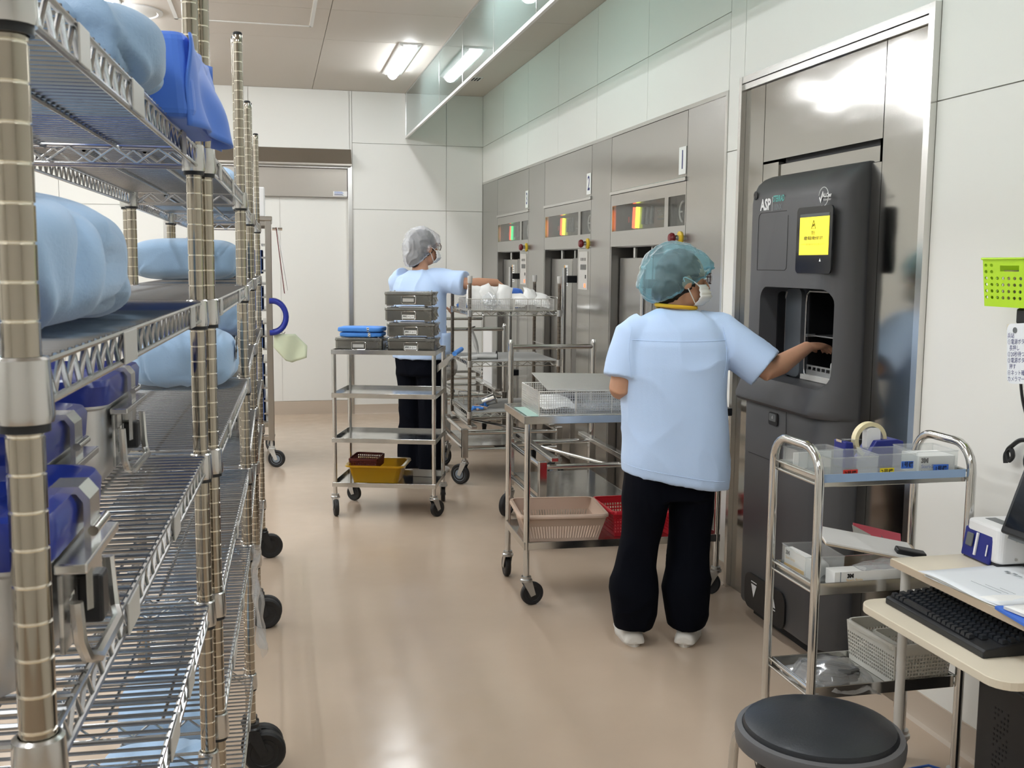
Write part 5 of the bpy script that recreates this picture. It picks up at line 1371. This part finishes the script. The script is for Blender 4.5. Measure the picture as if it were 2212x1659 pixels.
# smooth the path
def smooth_path(P, k=6):
    P = [Vector(p) for p in P]; out = []
    for i in range(len(P)-1):
        p0, p1, p2_, p3 = P[max(i-1, 0)], P[i], P[i+1], P[min(i+2, len(P)-1)]
        for j in range(k):
            t_ = j/k; out.append(.5*((2*p1)+(-p0+p2_)*t_+(2*p0-5*p1+4*p2_-p3)*t_*t_+(-p0+3*p1-3*p2_+p3)*t_**3))
    return out+[P[-1]]
MB().tube(smooth_path(pts), .0042, 8).obj('cable', M['cable_black'], ad)
tie = MB().tube(smooth_path([(.106, .045, -.33), (.10, .075, -.335), (.10, .105, -.355), (.10, .125, -.375), (.10, .115, -.40), (.10, .10, -.385), (.10, .11, -.365), (.10, .13, -.385), (.10, .128, -.41)]), .0065, 6); tie.obj('cable_tie', M['black_rubber'], ad)
gb = thing('plastic_basket', 'lime green perforated plastic basket standing on the power adapter', 'basket', (2.0, 2.43, 1.397), 0)
w2, d2, h2 = .075, .13, .130
b = MB()
def gc(x, y, z): k = .92+.08*z/h2; return (x*k, y*k, z)
for (a, c_) in (((-w2, d2), (-w2, -d2)), ((w2, -d2), (w2, d2)), ((-w2, -d2), (w2, -d2)), ((w2, d2), (-w2, d2))):
    n = 11 if a[0] == c_[0] else 6
    b.add([gc(*a, 0), gc(*c_, 0), gc(*c_, .016), gc(*a, .016)], [(0,1,2,3)])
    perf_cells(b, gc(*a, .016), gc(*c_, .016), gc(*c_, .086), gc(*a, .086), n, 4, .55, True)
    A_, B_ = Vector((a[0], a[1], 0)), Vector((c_[0], c_[1], 0))
    def seg(u0, u1, z0, z1): 
        p, q = A_.lerp(B_, u0), A_.lerp(B_, u1); return [gc(p.x, p.y, z0), gc(q.x, q.y, z0), gc(q.x, q.y, z1), gc(p.x, p.y, z1)]
    if n == 11:
        perf_cells(b, *seg(0, 2/11, .086, .121), 2, 2, .55, True); perf_cells(b, *seg(7/11, 9/11, .086, .121), 2, 2, .55, True)
        b.add(seg(2/11, 3/11, .086, .121), [(0,1,2,3)]); b.add(seg(6.2/11, 7/11, .086, .121), [(0,1,2,3)]); b.add(seg(9/11, 1, .086, .121), [(0,1,2,3)])
        b.add(seg(3/11, 6.2/11, .112, .121), [(0,1,2,3)]); b.add(seg(3/11, 6.2/11, .086, .096), [(0,1,2,3)])
    else: b.add(seg(0, 1, .086, .121), [(0,1,2,3)])
    b.add(seg(0, 1, .121, h2), [(0,1,2,3)])
b.add([gc(-w2, -d2, .002), gc(w2, -d2, .002), gc(w2, d2, .002), gc(-w2, d2, .002)], [(0,1,2,3)])
b.obj('basket_wall', M['plastic_green'], gb, solid=.0025)
MB().tube([(-w2-.002, -d2-.002, h2), (w2+.002, -d2-.002, h2), (w2+.002, d2+.002, h2), (-w2-.002, d2+.002, h2)], .0035, 6, closed=True).obj('rim', M['plastic_green'], gb)
for k in range(4):
    o = MB().rprism((0, 0, .05), (.05, .045, .09), .01).obj('supply_pack', (M['plastic_pink'], M['grey_label'], M['card_grey'], M['leg_grey'])[k]); tag(o, ('reddish supply pack inside the green basket', 'dark grey supply pack inside the green basket', 'grey supply pack inside the green basket', 'pale supply pack inside the green basket')[k], 'pack', None, (2.0, 2.52-.055*k, 1.401))
nt = thing('instruction_sheet', 'white laminated sheet with blue handwriting hanging from the wall shelf', 'sign', (1.925, 2.418, 1.20), 0)
b = MB().rprism((0, -.06, .075), (.15, .16, .0015), .018, 4, axis='x'); b.xf(Matrix.Rotation(R(-5), 4, 'X')); b.obj('sheet', M['paper_bluish'], nt)
MB().lathe([(.008, -.001), (.008, .001)], 14, (-.001, -.005, .138), (1,0,0)).obj('punch_hole', M['grey_label'], nt)
for k, s_ in enumerate(('兵站', '①電源ボタン', '長押し', '②20秒待つ', '③電源ボタン', '押す', '④ネット確認', 'カメラマーク')):
    text('handwriting', s_, .0155, Matrix.Rotation(R(-5), 4, 'X')@face_mx((-.0012, .012 if k not in (2, 5) else .005, .122-.0165*k), (0,-1,0), (0,0,1)), M['ink_blue'], nt, ax='LEFT', sx=.85)

# ================================================================== PEOPLE
def remesh(mb, voxel, it=6, fac=.5):
    o = bpy.data.objects.new('tmp', mb.mesh('tmp', True)); COL.objects.link(o)
    md = o.modifiers.new('r', 'REMESH'); md.mode = 'VOXEL'; md.voxel_size = voxel; md.use_smooth_shade = True
    ms = o.modifiers.new('s', 'SMOOTH'); ms.factor = fac; ms.iterations = it
    dg = bpy.context.evaluated_depsgraph_get(); dg.update()
    me = bpy.data.meshes.new_from_object(o.evaluated_get(dg), depsgraph=dg); bpy.data.objects.remove(o)
    for p in me.polygons: p.use_smooth = True
    return me
def displace(me, fn):
    ns = [v.normal.copy() for v in me.vertices]
    for v, n in zip(me.vertices, ns):
        d = fn(v.co, n)
        if d: v.co += n*d
    me.update()
def ell(c, u, v, a, b, n=28, p=2.0):
    c, u, v = Vector(c), Vector(u), Vector(v); out = []
    for i in range(n):
        t = 2*pi*i/n; ct, s_ = cos(t), sin(t)
        out.append(c+u*(a*math.copysign(abs(ct)**(2/p), ct))+v*(b*math.copysign(abs(s_)**(2/p), s_)))
    return out
def ball(mb, c, r, u=(1,0,0), v=(0,1,0), n=20, m_=14):
    """ellipsoid with radii r along u, v, w."""
    c, u, v = Vector(c), Vector(u).normalized(), Vector(v).normalized(); w_ = u.cross(v).normalized()
    rings = []
    for j in range(m_+1):
        ph = -pi/2+pi*j/m_; k = max(cos(ph), .01)
        rings.append([c+u*(r[0]*k*cos(2*pi*i/n))+v*(r[1]*k*sin(2*pi*i/n))+w_*(r[2]*sin(ph)) for i in range(n)])
    return mb.loft(rings)
Z = Vector((0, 0, 1))

def head_parts(mb, c, f, s=1.0):
    """skull, jaw, nose, ears into mb. c: centre of skull, f: facing."""
    c = Vector(c); f = Vector(f).normalized(); r = f.cross(Z).normalized()
    ball(mb, c+Z*.012*s, (.093*s, .076*s, .098*s), f, r)
    ball(mb, c+f*.030*s-Z*.060*s, (.055*s, .058*s, .062*s), f, r)
    ball(mb, c+f*.062*s-Z*.085*s, (.025*s, .030*s, .026*s), f, r)
    mb.tube([c+f*.088*s+Z*.004*s, c+f*.102*s-Z*.018*s, c+f*.112*s-Z*.036*s, c+f*.094*s-Z*.044*s], [.008*s, .010*s, .013*s, .010*s], 10)
    ball(mb, c+f*.086*s+Z*.018*s, (.010*s, .052*s, .010*s), f, r)
    ball(mb, c+f*.088*s-Z*.066*s, (.008*s, .024*s, .006*s), f, r); ball(mb, c+f*.086*s-Z*.076*s, (.008*s, .020*s, .006*s), f, r)
    for k in (-1, 1):
        ball(mb, c+r*k*.078*s-f*.004*s-Z*.012*s, (.022*s, .009*s, .032*s), f, r, 12, 8)
def hand_parts(mb, wrist, d, up, side, curl=.6, s=1.0):
    """palm and five fingers; d: pointing direction, up: back of the hand, side: toward the thumb."""
    w_, d, up, side = Vector(wrist), Vector(d).normalized(), Vector(up).normalized(), Vector(side).normalized()
    rings = []
    for t, a, b in ((0, .026, .019), (.03, .034, .018), (.06, .041, .016), (.088, .040, .013)):
        rings.append(ell(w_+d*t*s, side, up, a*s, b*s, 16, 2.6))
    mb.loft(rings)
    for k, (off, ln) in enumerate(((.030, .068), (.010, .076), (-.011, .071), (-.030, .056))):
        p = w_+d*.083*s+side*off*s; pts = [p-d*.012*s, p]; dr = d.copy(); L = ln*s
        for j, fr in enumerate((.45, .32, .23)):
            a = curl*(.55, .9, .7)[j]; ax = side
            dr = (Matrix.Rotation(-a if up.dot(dr.cross(side)) > 0 else a, 3, ax)@dr) if False else (dr*cos(a)-up_of(dr, side, up)*sin(a))
            p = p+dr*L*fr; pts.append(p.copy())
        mb.tube(pts, [.0098*s, .0098*s, .0092*s, .0086*s, .0070*s], 10)
    p = w_+d*.022*s+side*.026*s
    mb.tube([p, p+(side*.75+d*.7-up*.15)*.030*s, p+(side*.8+d*1.5-up*.55)*.033*s, p+(side*.55+d*2.2-up*1.0)*.034*s], [.014*s, .0125*s, .0105*s, .008*s], 10)
def up_of(dr, side, up):
    n = side.cross(dr).normalized()
    return n if n.dot(up) >= 0 or True and abs(n.dot(up)) > 1 else (-n if n.dot(up) < 0 else n)
def shoe(parent, heel, d, L=.245, W=.088, H=.062):
    d = Vector(d).normalized(); r = d.cross(Z)
    h = Vector(heel); rings = []
    for t, w_, z in ((-.022, .034, .042), (-.010, .043, .068), (.05, .044, .076), (.10, .042, .070), (.145, .046, .058), (.19, .048, .046), (.225, .040, .036), (.243, .024, .026)):
        c = h+d*t
        rings.append([c+r*(w_*cos(a))+Z*(.016+max(0, sin(a))*(z-.016)+min(0, sin(a))*.004) for a in [2*pi*i/18 for i in range(18)]])
    b = MB().loft(rings); o = b.obj('shoe', M['shoe_white'], parent, soft=True)
    md = o.modifiers.new('s', 'SUBSURF'); md.levels = 1; md.render_levels = 1
    rings = []
    for z, k in ((0, .93), (.004, .99), (.020, 1.0), (.024, .97)):
        pts = []
        for i in range(26):
            a = 2*pi*i/26; y = .5+.5*cos(a)
            w_ = .050 if y > .5 else .046
            pts.append(h+d*(-.016+.264*y)+r*(sin(a)*w_*(1 if y < .8 else .92)*k)+Z*z)
        rings.append(pts)
    MB().loft(rings).obj('sole', M['shoe_white'], o)
    rings = [[p-Z*.0 for p in rings[0]], [Vector((p.x, p.y, .003)) for p in rings[0]]]
    return o
def mask_parts(parent, c, f, s=1.0):
    c = Vector(c); f = Vector(f).normalized(); r = f.cross(Z).normalized()
    def pt(u, v):
        a = (u-.5)*R(128); z = .0-.022-.082*v
        rad = .094+.022*sin(v*pi*.75)*cos(a)+.004*(1 if (v*5) % 1 > .5 else 0)
        if v > .6: rad -= (v-.6)*.07
        k = 1-.16*max(0, v-.55)
        return c+(f*cos(a)*rad*1.05+r*sin(a)*rad*.90*k+Z*z)*s
    o = grid(pt, 20, 14).obj('face_mask', M['mask_white'], parent, solid=.0025, soft=True)
    for k in (-1, 1):
        e = c+r*k*.084*s-f*.022*s+Z*.004*s
        a_, b_ = pt(.5+k*.49, .06), pt(.5+k*.49, .94)
        MB().tube(smooth_path([a_, (a_+e)/2+r*k*.006+Z*.006, e, (b_+e)/2+r*k*.006-Z*.004, b_], 4), .0022, 6).obj('mask_strap', M['mask_white'], o)
    return o
def glasses_parts(parent, c, f, material='glasses', s=1.0):
    c = Vector(c); f = Vector(f).normalized(); r = f.cross(Z).normalized()
    fr = MB()
    for k in (-1, 1):
        cc = c+f*.108*s+r*k*.033*s+Z*.002*s
        ring = [cc+r*(.026*math.copysign(abs(cos(a))**.8, cos(a)))*s+Z*(.021*math.copysign(abs(sin(a))**.8, sin(a)))*s-f*.010*s*(cos(a)*k > .5) for a in [2*pi*i/20 for i in range(20)]]
        fr.tube(ring, .0019*s, 6, closed=True)
    fr.tube([c+f*.110*s-r*.008*s+Z*.006*s, c+f*.113*s+Z*.009*s, c+f*.110*s+r*.008*s+Z*.006*s], .0018*s, 6)
    for k in (-1, 1):
        fr.tube([c+f*.100*s+r*k*.060*s+Z*.008*s, c+f*.07*s+r*k*.074*s+Z*.008*s, c-f*.005*s+r*k*.082*s+Z*.006*s, c-f*.028*s+r*k*.081*s-Z*.012*s], .0020*s, 6)
    o = fr.obj('glasses', M[material], parent)
    for k in (-1, 1):
        cc = c+f*.107*s+r*k*.033*s+Z*.002*s
        MB().loft([[cc+r*(.024*cos(a))*s+Z*(.019*sin(a))*s+f*dx for a in [2*pi*i/16 for i in range(16)]] for dx in (-.0005, .0005)]).obj('lens', M['lens'], o)
def eyes(parent, c, f, s=1.0):
    c = Vector(c); f = Vector(f).normalized(); r = f.cross(Z).normalized()
    for k in (-1, 1):
        b = MB(); ball(b, c+f*.086*s+r*k*.032*s+Z*.001*s, (.008*s, .013*s, .006*s), f, r, 12, 8); e = b.obj('eye', M['print_white'], parent)
        b = MB(); ball(b, c+f*.0915*s+r*k*.032*s+Z*.001*s, (.004*s, .005*s, .005*s), f, r, 10, 6); b.obj('iris', M['hair'], e)
        b = MB().tube([c+f*.088*s+r*k*.014*s+Z*.020*s, c+f*.092*s+r*k*.032*s+Z*.025*s, c+f*.082*s+r*k*.05*s+Z*.021*s], [.002, .003, .002], 6); b.obj('eyebrow', M['hair'], parent)
def hair_parts(parent, c, f, low, s=1.0, bun=None):
    c = Vector(c); f = Vector(f).normalized(); r = f.cross(Z).normalized()
    b = MB(); ball(b, c-f*.010*s+Z*.018*s, (.094*s, .084*s, .100*s), f, r); ball(b, c-f*.040*s-Z*.030*s, (.058*s, .070*s, low*s), f, r)
    if bun: ball(b, c-f*bun[0]-Z*bun[1], bun[2], f, r)
    me = remesh(b, .007, 3)
    displace(me, lambda p, n: .0016*sin(p.z*220+p.x*150+9*noise.noise(p*25)))
    return link('hair', me, M['hair'], parent)
def cap(parent, c, f, shape, material, seed, edge):
    """bouffant cap. shape: list of (offset_f, offset_z, rf, rr, rz) ellipsoids; edge: plane (point, normal) below which it is cut away."""
    c = Vector(c); f = Vector(f).normalized(); r = f.cross(Z).normalized()
    b = MB()
    for of, oz, rf, rr, rz in shape: ball(b, c+f*of+Z*oz, (rf, rr, rz), f, r, 28, 20)
    me = remesh(b, .006, 8)
    def fn(p, n):
        q = (p-c)*1.0
        w_ = 1-min(1, abs(noise.noise(q*11+noise.noise_vector(q*9)*.6+Vector((seed, 1, 2))))*3.2)
        w2_ = 1-min(1, abs(noise.noise(q*24+Vector((3, seed, 5))))*3.5)
        return .0075*w_*w_+.0028*w2_+.004*noise.noise(q*16)-.003
    displace(me, fn)
    P, N = c+f*edge[0]+Z*edge[1], (f*edge[2]+Z*edge[3]).normalized()
    bm = bmesh.new(); bm.from_mesh(me)
    bmesh.ops.bisect_plane(bm, geom=bm.verts[:]+bm.edges[:]+bm.faces[:], plane_co=P, plane_no=N, clear_inner=True, clear_outer=False)
    be = [e for e in bm.edges if e.is_boundary]
    # band: gather the edge
    for e in be:
        for v in e.verts:
            d_ = (v.co-P); v.co -= (d_-N*d_.dot(N))*.03
    bm.to_mesh(me); bm.free()
    for p in me.polygons: p.use_smooth = True
    o = link('bouffant_cap', me, M[material], parent)
    # elastic band
    bm = bmesh.new(); bm.from_mesh(me); vs = [v.co.copy() for v in bm.verts if v.is_boundary]; bm.free()
    ctr = sum(vs, Vector())/max(1, len(vs)); u_ = f-N*f.dot(N); u_.normalize(); v_ = N.cross(u_)
    vs.sort(key=lambda p: math.atan2((p-ctr).dot(v_), (p-ctr).dot(u_)))
    pts = [p+N*.002+N*.003*sin(i*2.1)+(p-ctr)*.012*sin(i*1.7) for i, p in enumerate(vs[::4])]
    if len(pts) > 8: MB().tube(pts, .0045, 6, closed=True).obj('elastic_edge', M[material], o)
    return o
def garment(parent, name, mb, material, voxel, amp, seed, it=6, vert=.35, freq=9):
    me = remesh(mb, voxel, it)
    def fn(p, n):
        q = Vector((p.x*freq, p.y*freq, p.z*freq*vert))+Vector((seed, -seed, seed*.3))
        q += noise.noise_vector(Vector((p.x, p.y, p.z))*5)*.45
        w_ = max(0, 1-abs(noise.noise(q))*2.4)
        return amp*(w_*w_*.9+.7*noise.noise(q*.7)-.3)
    displace(me, fn)
    return link(name, me, M[material], parent)

# ------------------------------------------------------------------ worker reaching into the sterilizer
p2 = thing('person', 'person in pale blue cap, light blue tunic and dark trousers reaching into the sterilizer', 'person', (0, 0, 0))
BX, BY = 1.512, 3.80
F = Vector((.20, .98, 0)).normalized(); Rr = F.cross(Z).normalized()         # torso facing, right-hand side
HF = Vector((.99, -.02, 0)).normalized(); HC = Vector((1.535, 3.80, 1.452))
SR, ER, WRi = Vector((1.685, 3.79, 1.245)), Vector((1.862, 3.69, 1.098)), Vector((2.060, 3.752, 1.190))
SL, EL, WL = Vector((1.345, 3.81, 1.245)), Vector((1.292, 3.79, 1.030)), Vector((1.375, 4.00, 1.005))
body = MB()
head_parts(body, HC, HF, .98)
body.tube([HC-Z*.05-HF*.02, HC-Z*.10-HF*.03, Vector((BX, BY, 1.29)), Vector((BX, BY, 1.24))], [.052, .050, .056, .07], 18)
body.loft([ell((BX, BY, z), Rr, F, a, b_, 24, 2.4) for z, a, b_ in ((.70, .155, .10), (.85, .15, .10), (1.0, .14, .09), (1.15, .155, .095), (1.24, .165, .08), (1.28, .10, .06))])
body.tube([SR-Vector((.05, 0, 0)), SR, SR.lerp(ER, .5), ER, ER.lerp(WRi, .28), ER.lerp(WRi, .7), WRi], [.045, .05, .044, .039, .041, .031, .024], 16)
body.tube([SL+Vector((.05, 0, 0)), SL, SL.lerp(EL, .5), EL, EL.lerp(WL, .3), EL.lerp(WL, .75), WL], [.045, .05, .044, .042, .042, .031, .025], 16)
hand_parts(body, WRi-Vector((.01, 0, .003)), (.86, .30, .05), (-.30, .10, .95), (-.25, .95, 0), .55, .95)
hand_parts(body, WL-Vector((0, .01, 0)), (.35, .9, -.15), (.05, .15, .98), (.93, -.36, 0), .5, .92)
body.tube([(1.42, BY, .72), (1.395, BY+.01, .45), (1.392, 3.86, .10)], [.075, .055, .042], 16); body.tube([(1.60, BY, .72), (1.60, BY, .45), (1.597, 3.82, .10)], [.075, .055, .042], 16)
link('body', remesh(body, .0052, 4), M['skin'], p2)
hair_parts(p2, HC, HF, .075, .98, (.055, .050, (.060, .065, .055)))
eyes(p2, HC, HF, .98); mask_parts(p2, HC, HF, .98); glasses_parts(p2, HC, HF, s=.98)
cap(p2, HC, HF, [(-.028, .040, .128, .112, .098), (-.075, -.010, .098, .105, .088), (.02, .042, .105, .098, .082)], 'cap_blue', 2.0, (.060, .004, -.52, .85))
# tunic
tn = MB()
prof = [(.672, .208, .150), (.72, .212, .152), (.85, .208, .145), (1.0, .203, .136), (1.12, .205, .132), (1.20, .203, .122), (1.255, .185, .105), (1.295, .145, .085), (1.325, .092, .070), (1.338, .070, .060)]
rings = []
for z, a, b_ in prof:
    tilt = -.16 if z < .75 else (-.06 if z < .9 else 0)
    c_ = Vector((BX+.006*(1.3-z)+.012*(z < .9), BY-.005, z))
    ring = ell(c_, Rr, F, a, b_, 40, 2.7)
    for p in ring: p.z += tilt*(p-c_).dot(Rr)
    rings.append(ring)
tn.loft(rings)
def sleeve(mb, S, E, k, r0, r1, inner):
    d = (E-S).normalized(); e = S.lerp(E, k)
    mb.tube([S-d*.03+Vector(inner), S+d*.02, S.lerp(E, .35), S.lerp(E, .7), e], [r0*.95, r0, r0*.98, (r0+r1)/2, r1], 24)
sleeve(tn, SR, ER, .93, .088, .086, (-.06, 0, -.01)); sleeve(tn, SL, EL, .80, .072, .074, (.05, 0, -.01))
garment(p2, 'tunic', tn, 'scrub_blue', .0065, .0065, 3.0, 6, vert=.28, freq=6.5)
from mathutils.bvhtree import BVHTree
def seam(parent, o, name, pts2, d, r=.0011, m_='scrub_blue'):
    """stitch line laid on the surface: cast each start point along d onto the mesh of o."""
    me = o.data; bv = BVHTree.FromPolygons([v.co for v in me.vertices], [p.vertices for p in me.polygons]); out = []
    for p in pts2:
        h = bv.ray_cast(Vector(p), Vector(d))
        if h[0] is not None: out.append(h[0]-Vector(d)*.0002)
    if len(out) > 3: MB().tube(out, r, 5).obj(name, M[m_], parent)
tu = [o for o in p2.children if o.name.startswith('tunic')][0]
org = Vector((BX, BY, 0))-F*.6
seam(p2, tu, 'yoke_seam', [org+Rr*(-.185+.37*i/30)+Z*(1.222-.004*sin(pi*i/30)) for i in range(31)], F, .0016)
seam(p2, tu, 'hem_stitch', [org+Rr*(-.19+.38*i/30)+Z*(.712-.16*(-.19+.38*i/30)) for i in range(31)], F, .0014)
for sg in (-1, 1): seam(p2, tu, 'armhole_seam', [org+Rr*(sg*(.176+.012*sin(pi*i/16)))+Z*(1.08+.19*i/16) for i in range(17)], F, .0015)
nk = []
for i in range(36):
    a = 2*pi*i/36; nk.append(Vector((BX+.004, BY-.004, 1.346))+Rr*(.076*cos(a))+F*(.066*sin(a))-Z*(.030*max(0, sin(a))**2)-Z*.006*cos(a))
MB().tube(nk, .0075, 10, closed=True).obj('collar_band', M['yellow_band'], p2)
b = grid(lambda u, v: Vector((BX, BY, 0))+Rr*(.214-.012*abs(u-.5))+F*(-.06+.10*u)+Z*(.70+.16*v), 6, 6); b.obj('side_pocket', M['scrub_blue'], p2, solid=.004)
# trousers
tr = MB()
tr.loft([ell((BX+.004, BY, z), Rr, F, a, b_, 30, 2.5) for z, a, b_ in ((.60, .172, .116), (.68, .178, .122), (.80, .170, .112), (.95, .155, .10))])
for xs, yh in (((1.420, 1.412, 1.400, 1.386, 1.382, 1.392, 1.390), 3.855), ((1.604, 1.606, 1.602, 1.600, 1.594, 1.602, 1.598), 3.815)):
    rings = []
    for x, (z, a, b_) in zip(xs, ((.72, .088, .115), (.60, .090, .105), (.45, .078, .088), (.32, .084, .092), (.22, .098, .105), (.12, .088, .100), (.066, .072, .088))):
        rings.append(ell((x, BY+(yh-BY)*(1-min(1, z/.6)), z), Rr, F, a, b_, 26, 2.2))
    tr.loft(rings)
garment(p2, 'trousers', tr, 'scrub_navy', .0075, .007, 5.0, 5, vert=.6, freq=7)
shoe(p2, (1.378, 3.800, 0), (.12, 1, 0)); shoe(p2, (1.572, 3.755, 0), (.50, .86, 0))

# ------------------------------------------------------------------ worker at the wire stand
p1 = thing('person', 'person in white cap and light blue tunic reaching over the wire stand', 'person', (0, 0, 0))
BX, BY = 1.015, 7.36
F = Vector((.62, .78, 0)).normalized(); Rr = F.cross(Z).normalized()
HF = Vector((.90, .43, 0)).normalized(); HC = Vector((1.045, 7.37, 1.618))
k = 1.06
SR, ER, WRi = Vector((1.150, 7.28, 1.385)), Vector((1.345, 7.15, 1.365)), Vector((1.545, 7.21, 1.375))
SL, EL, WL = Vector((.885, 7.50, 1.385)), Vector((.95, 7.66, 1.16)), Vector((1.18, 7.70, 1.20))
body = MB(); head_parts(body, HC, HF, k)
body.tube([HC-Z*.05-HF*.02, HC-Z*.11-HF*.03, Vector((BX+.005, BY, 1.44)), Vector((BX, BY, 1.38))], [.055, .053, .06, .075], 18)
body.loft([ell((BX, BY, z), Rr, F, a, b_, 24, 2.4) for z, a, b_ in ((.82, .150, .10), (1.0, .145, .10), (1.15, .14, .09), (1.28, .155, .095), (1.37, .165, .08), (1.41, .10, .06))])
body.tube([SR-Rr*.05, SR, SR.lerp(ER, .5), ER, ER.lerp(WRi, .28), ER.lerp(WRi, .7), WRi], [.045, .05, .045, .040, .041, .032, .025], 16)
body.tube([SL+Rr*.05, SL, SL.lerp(EL, .5), EL, EL.lerp(WL, .3), EL.lerp(WL, .75), WL], [.045, .05, .045, .040, .041, .032, .025], 16)
hand_parts(body, WRi-Vector((.01, 0, 0)), (.80, .20, -.55), (.50, .12, .85), (-.24, .97, 0), .55, 1.0)
hand_parts(body, WL-Vector((.01, 0, 0)), (.95, -.1, -.2), (.2, 0, .98), (-.1, -.99, 0), .55, 1.0)
body.tube([(.965, 7.40, .85), (.965, 7.42, .5), (.96, 7.45, .10)], [.078, .058, .044], 16); body.tube([(1.075, 7.31, .85), (1.08, 7.32, .5), (1.09, 7.34, .10)], [.078, .058, .044], 16)
link('body', remesh(body, .0058, 4), M['skin'], p1)
hair_parts(p1, HC, HF, .08, k, (.085, .085, (.05, .06, .06)))
eyes(p1, HC, HF, k); mask_parts(p1, HC, HF, k); glasses_parts(p1, HC, HF, s=k)
cap(p1, HC, HF, [(-.022, .045, .120, .112, .096), (-.085, -.055, .070, .092, .105), (-.055, .0, .105, .105, .10), (.02, .04, .105, .10, .085)], 'cap_white', 7.0, (.070, .008, -.62, .78))
tn = MB(); rings = []
for z, a, b_ in ((.835, .190, .145), (.90, .192, .146), (1.05, .188, .138), (1.2, .190, .130), (1.32, .195, .124), (1.375, .18, .108), (1.415, .145, .088), (1.445, .092, .072), (1.458, .072, .062)):
    rings.append(ell((BX, BY-.004, z), Rr, F, a, b_, 36, 2.6))
tn.loft(rings); sleeve(tn, SR, ER, .80, .086, .088, tuple(-Rr*.06)); sleeve(tn, SL, EL, .85, .084, .082, tuple(Rr*.06))
garment(p1, 'tunic', tn, 'scrub_blue', .0075, .008, 8.0, 6, vert=.3, freq=7)
b = grid(lambda u, v: Vector((BX, BY, 0))+Rr*(.196+.02*sin(u*3))+F*(-.03+.12*u)+Z*(.87+.15*v), 6, 6); b.obj('side_pocket', M['scrub_blue'], p1, solid=.004)
tr = MB()
tr.loft([ell((BX, BY, z), Rr, F, a, b_, 30, 2.5) for z, a, b_ in ((.72, .168, .12), (.82, .178, .125), (.95, .170, .12), (1.05, .155, .11))])
for x, y in ((.955, 7.43), (1.085, 7.325)):
    tr.loft([ell((x+.01*(.8-z), y, z), Rr, F, a, b_, 26, 2.2) for z, a, b_ in ((.85, .090, .11), (.72, .092, .108), (.5, .078, .088), (.35, .080, .09), (.2, .090, .10), (.06, .092, .105), (.045, .088, .10))])
garment(p1, 'trousers', tr, 'scrub_navy', .009, .008, 6.0, 5, vert=.6, freq=7)
shoe(p1, (.93, 7.37, 0), (.6, .8, 0)); shoe(p1, (1.08, 7.27, 0), (.6, .8, 0))
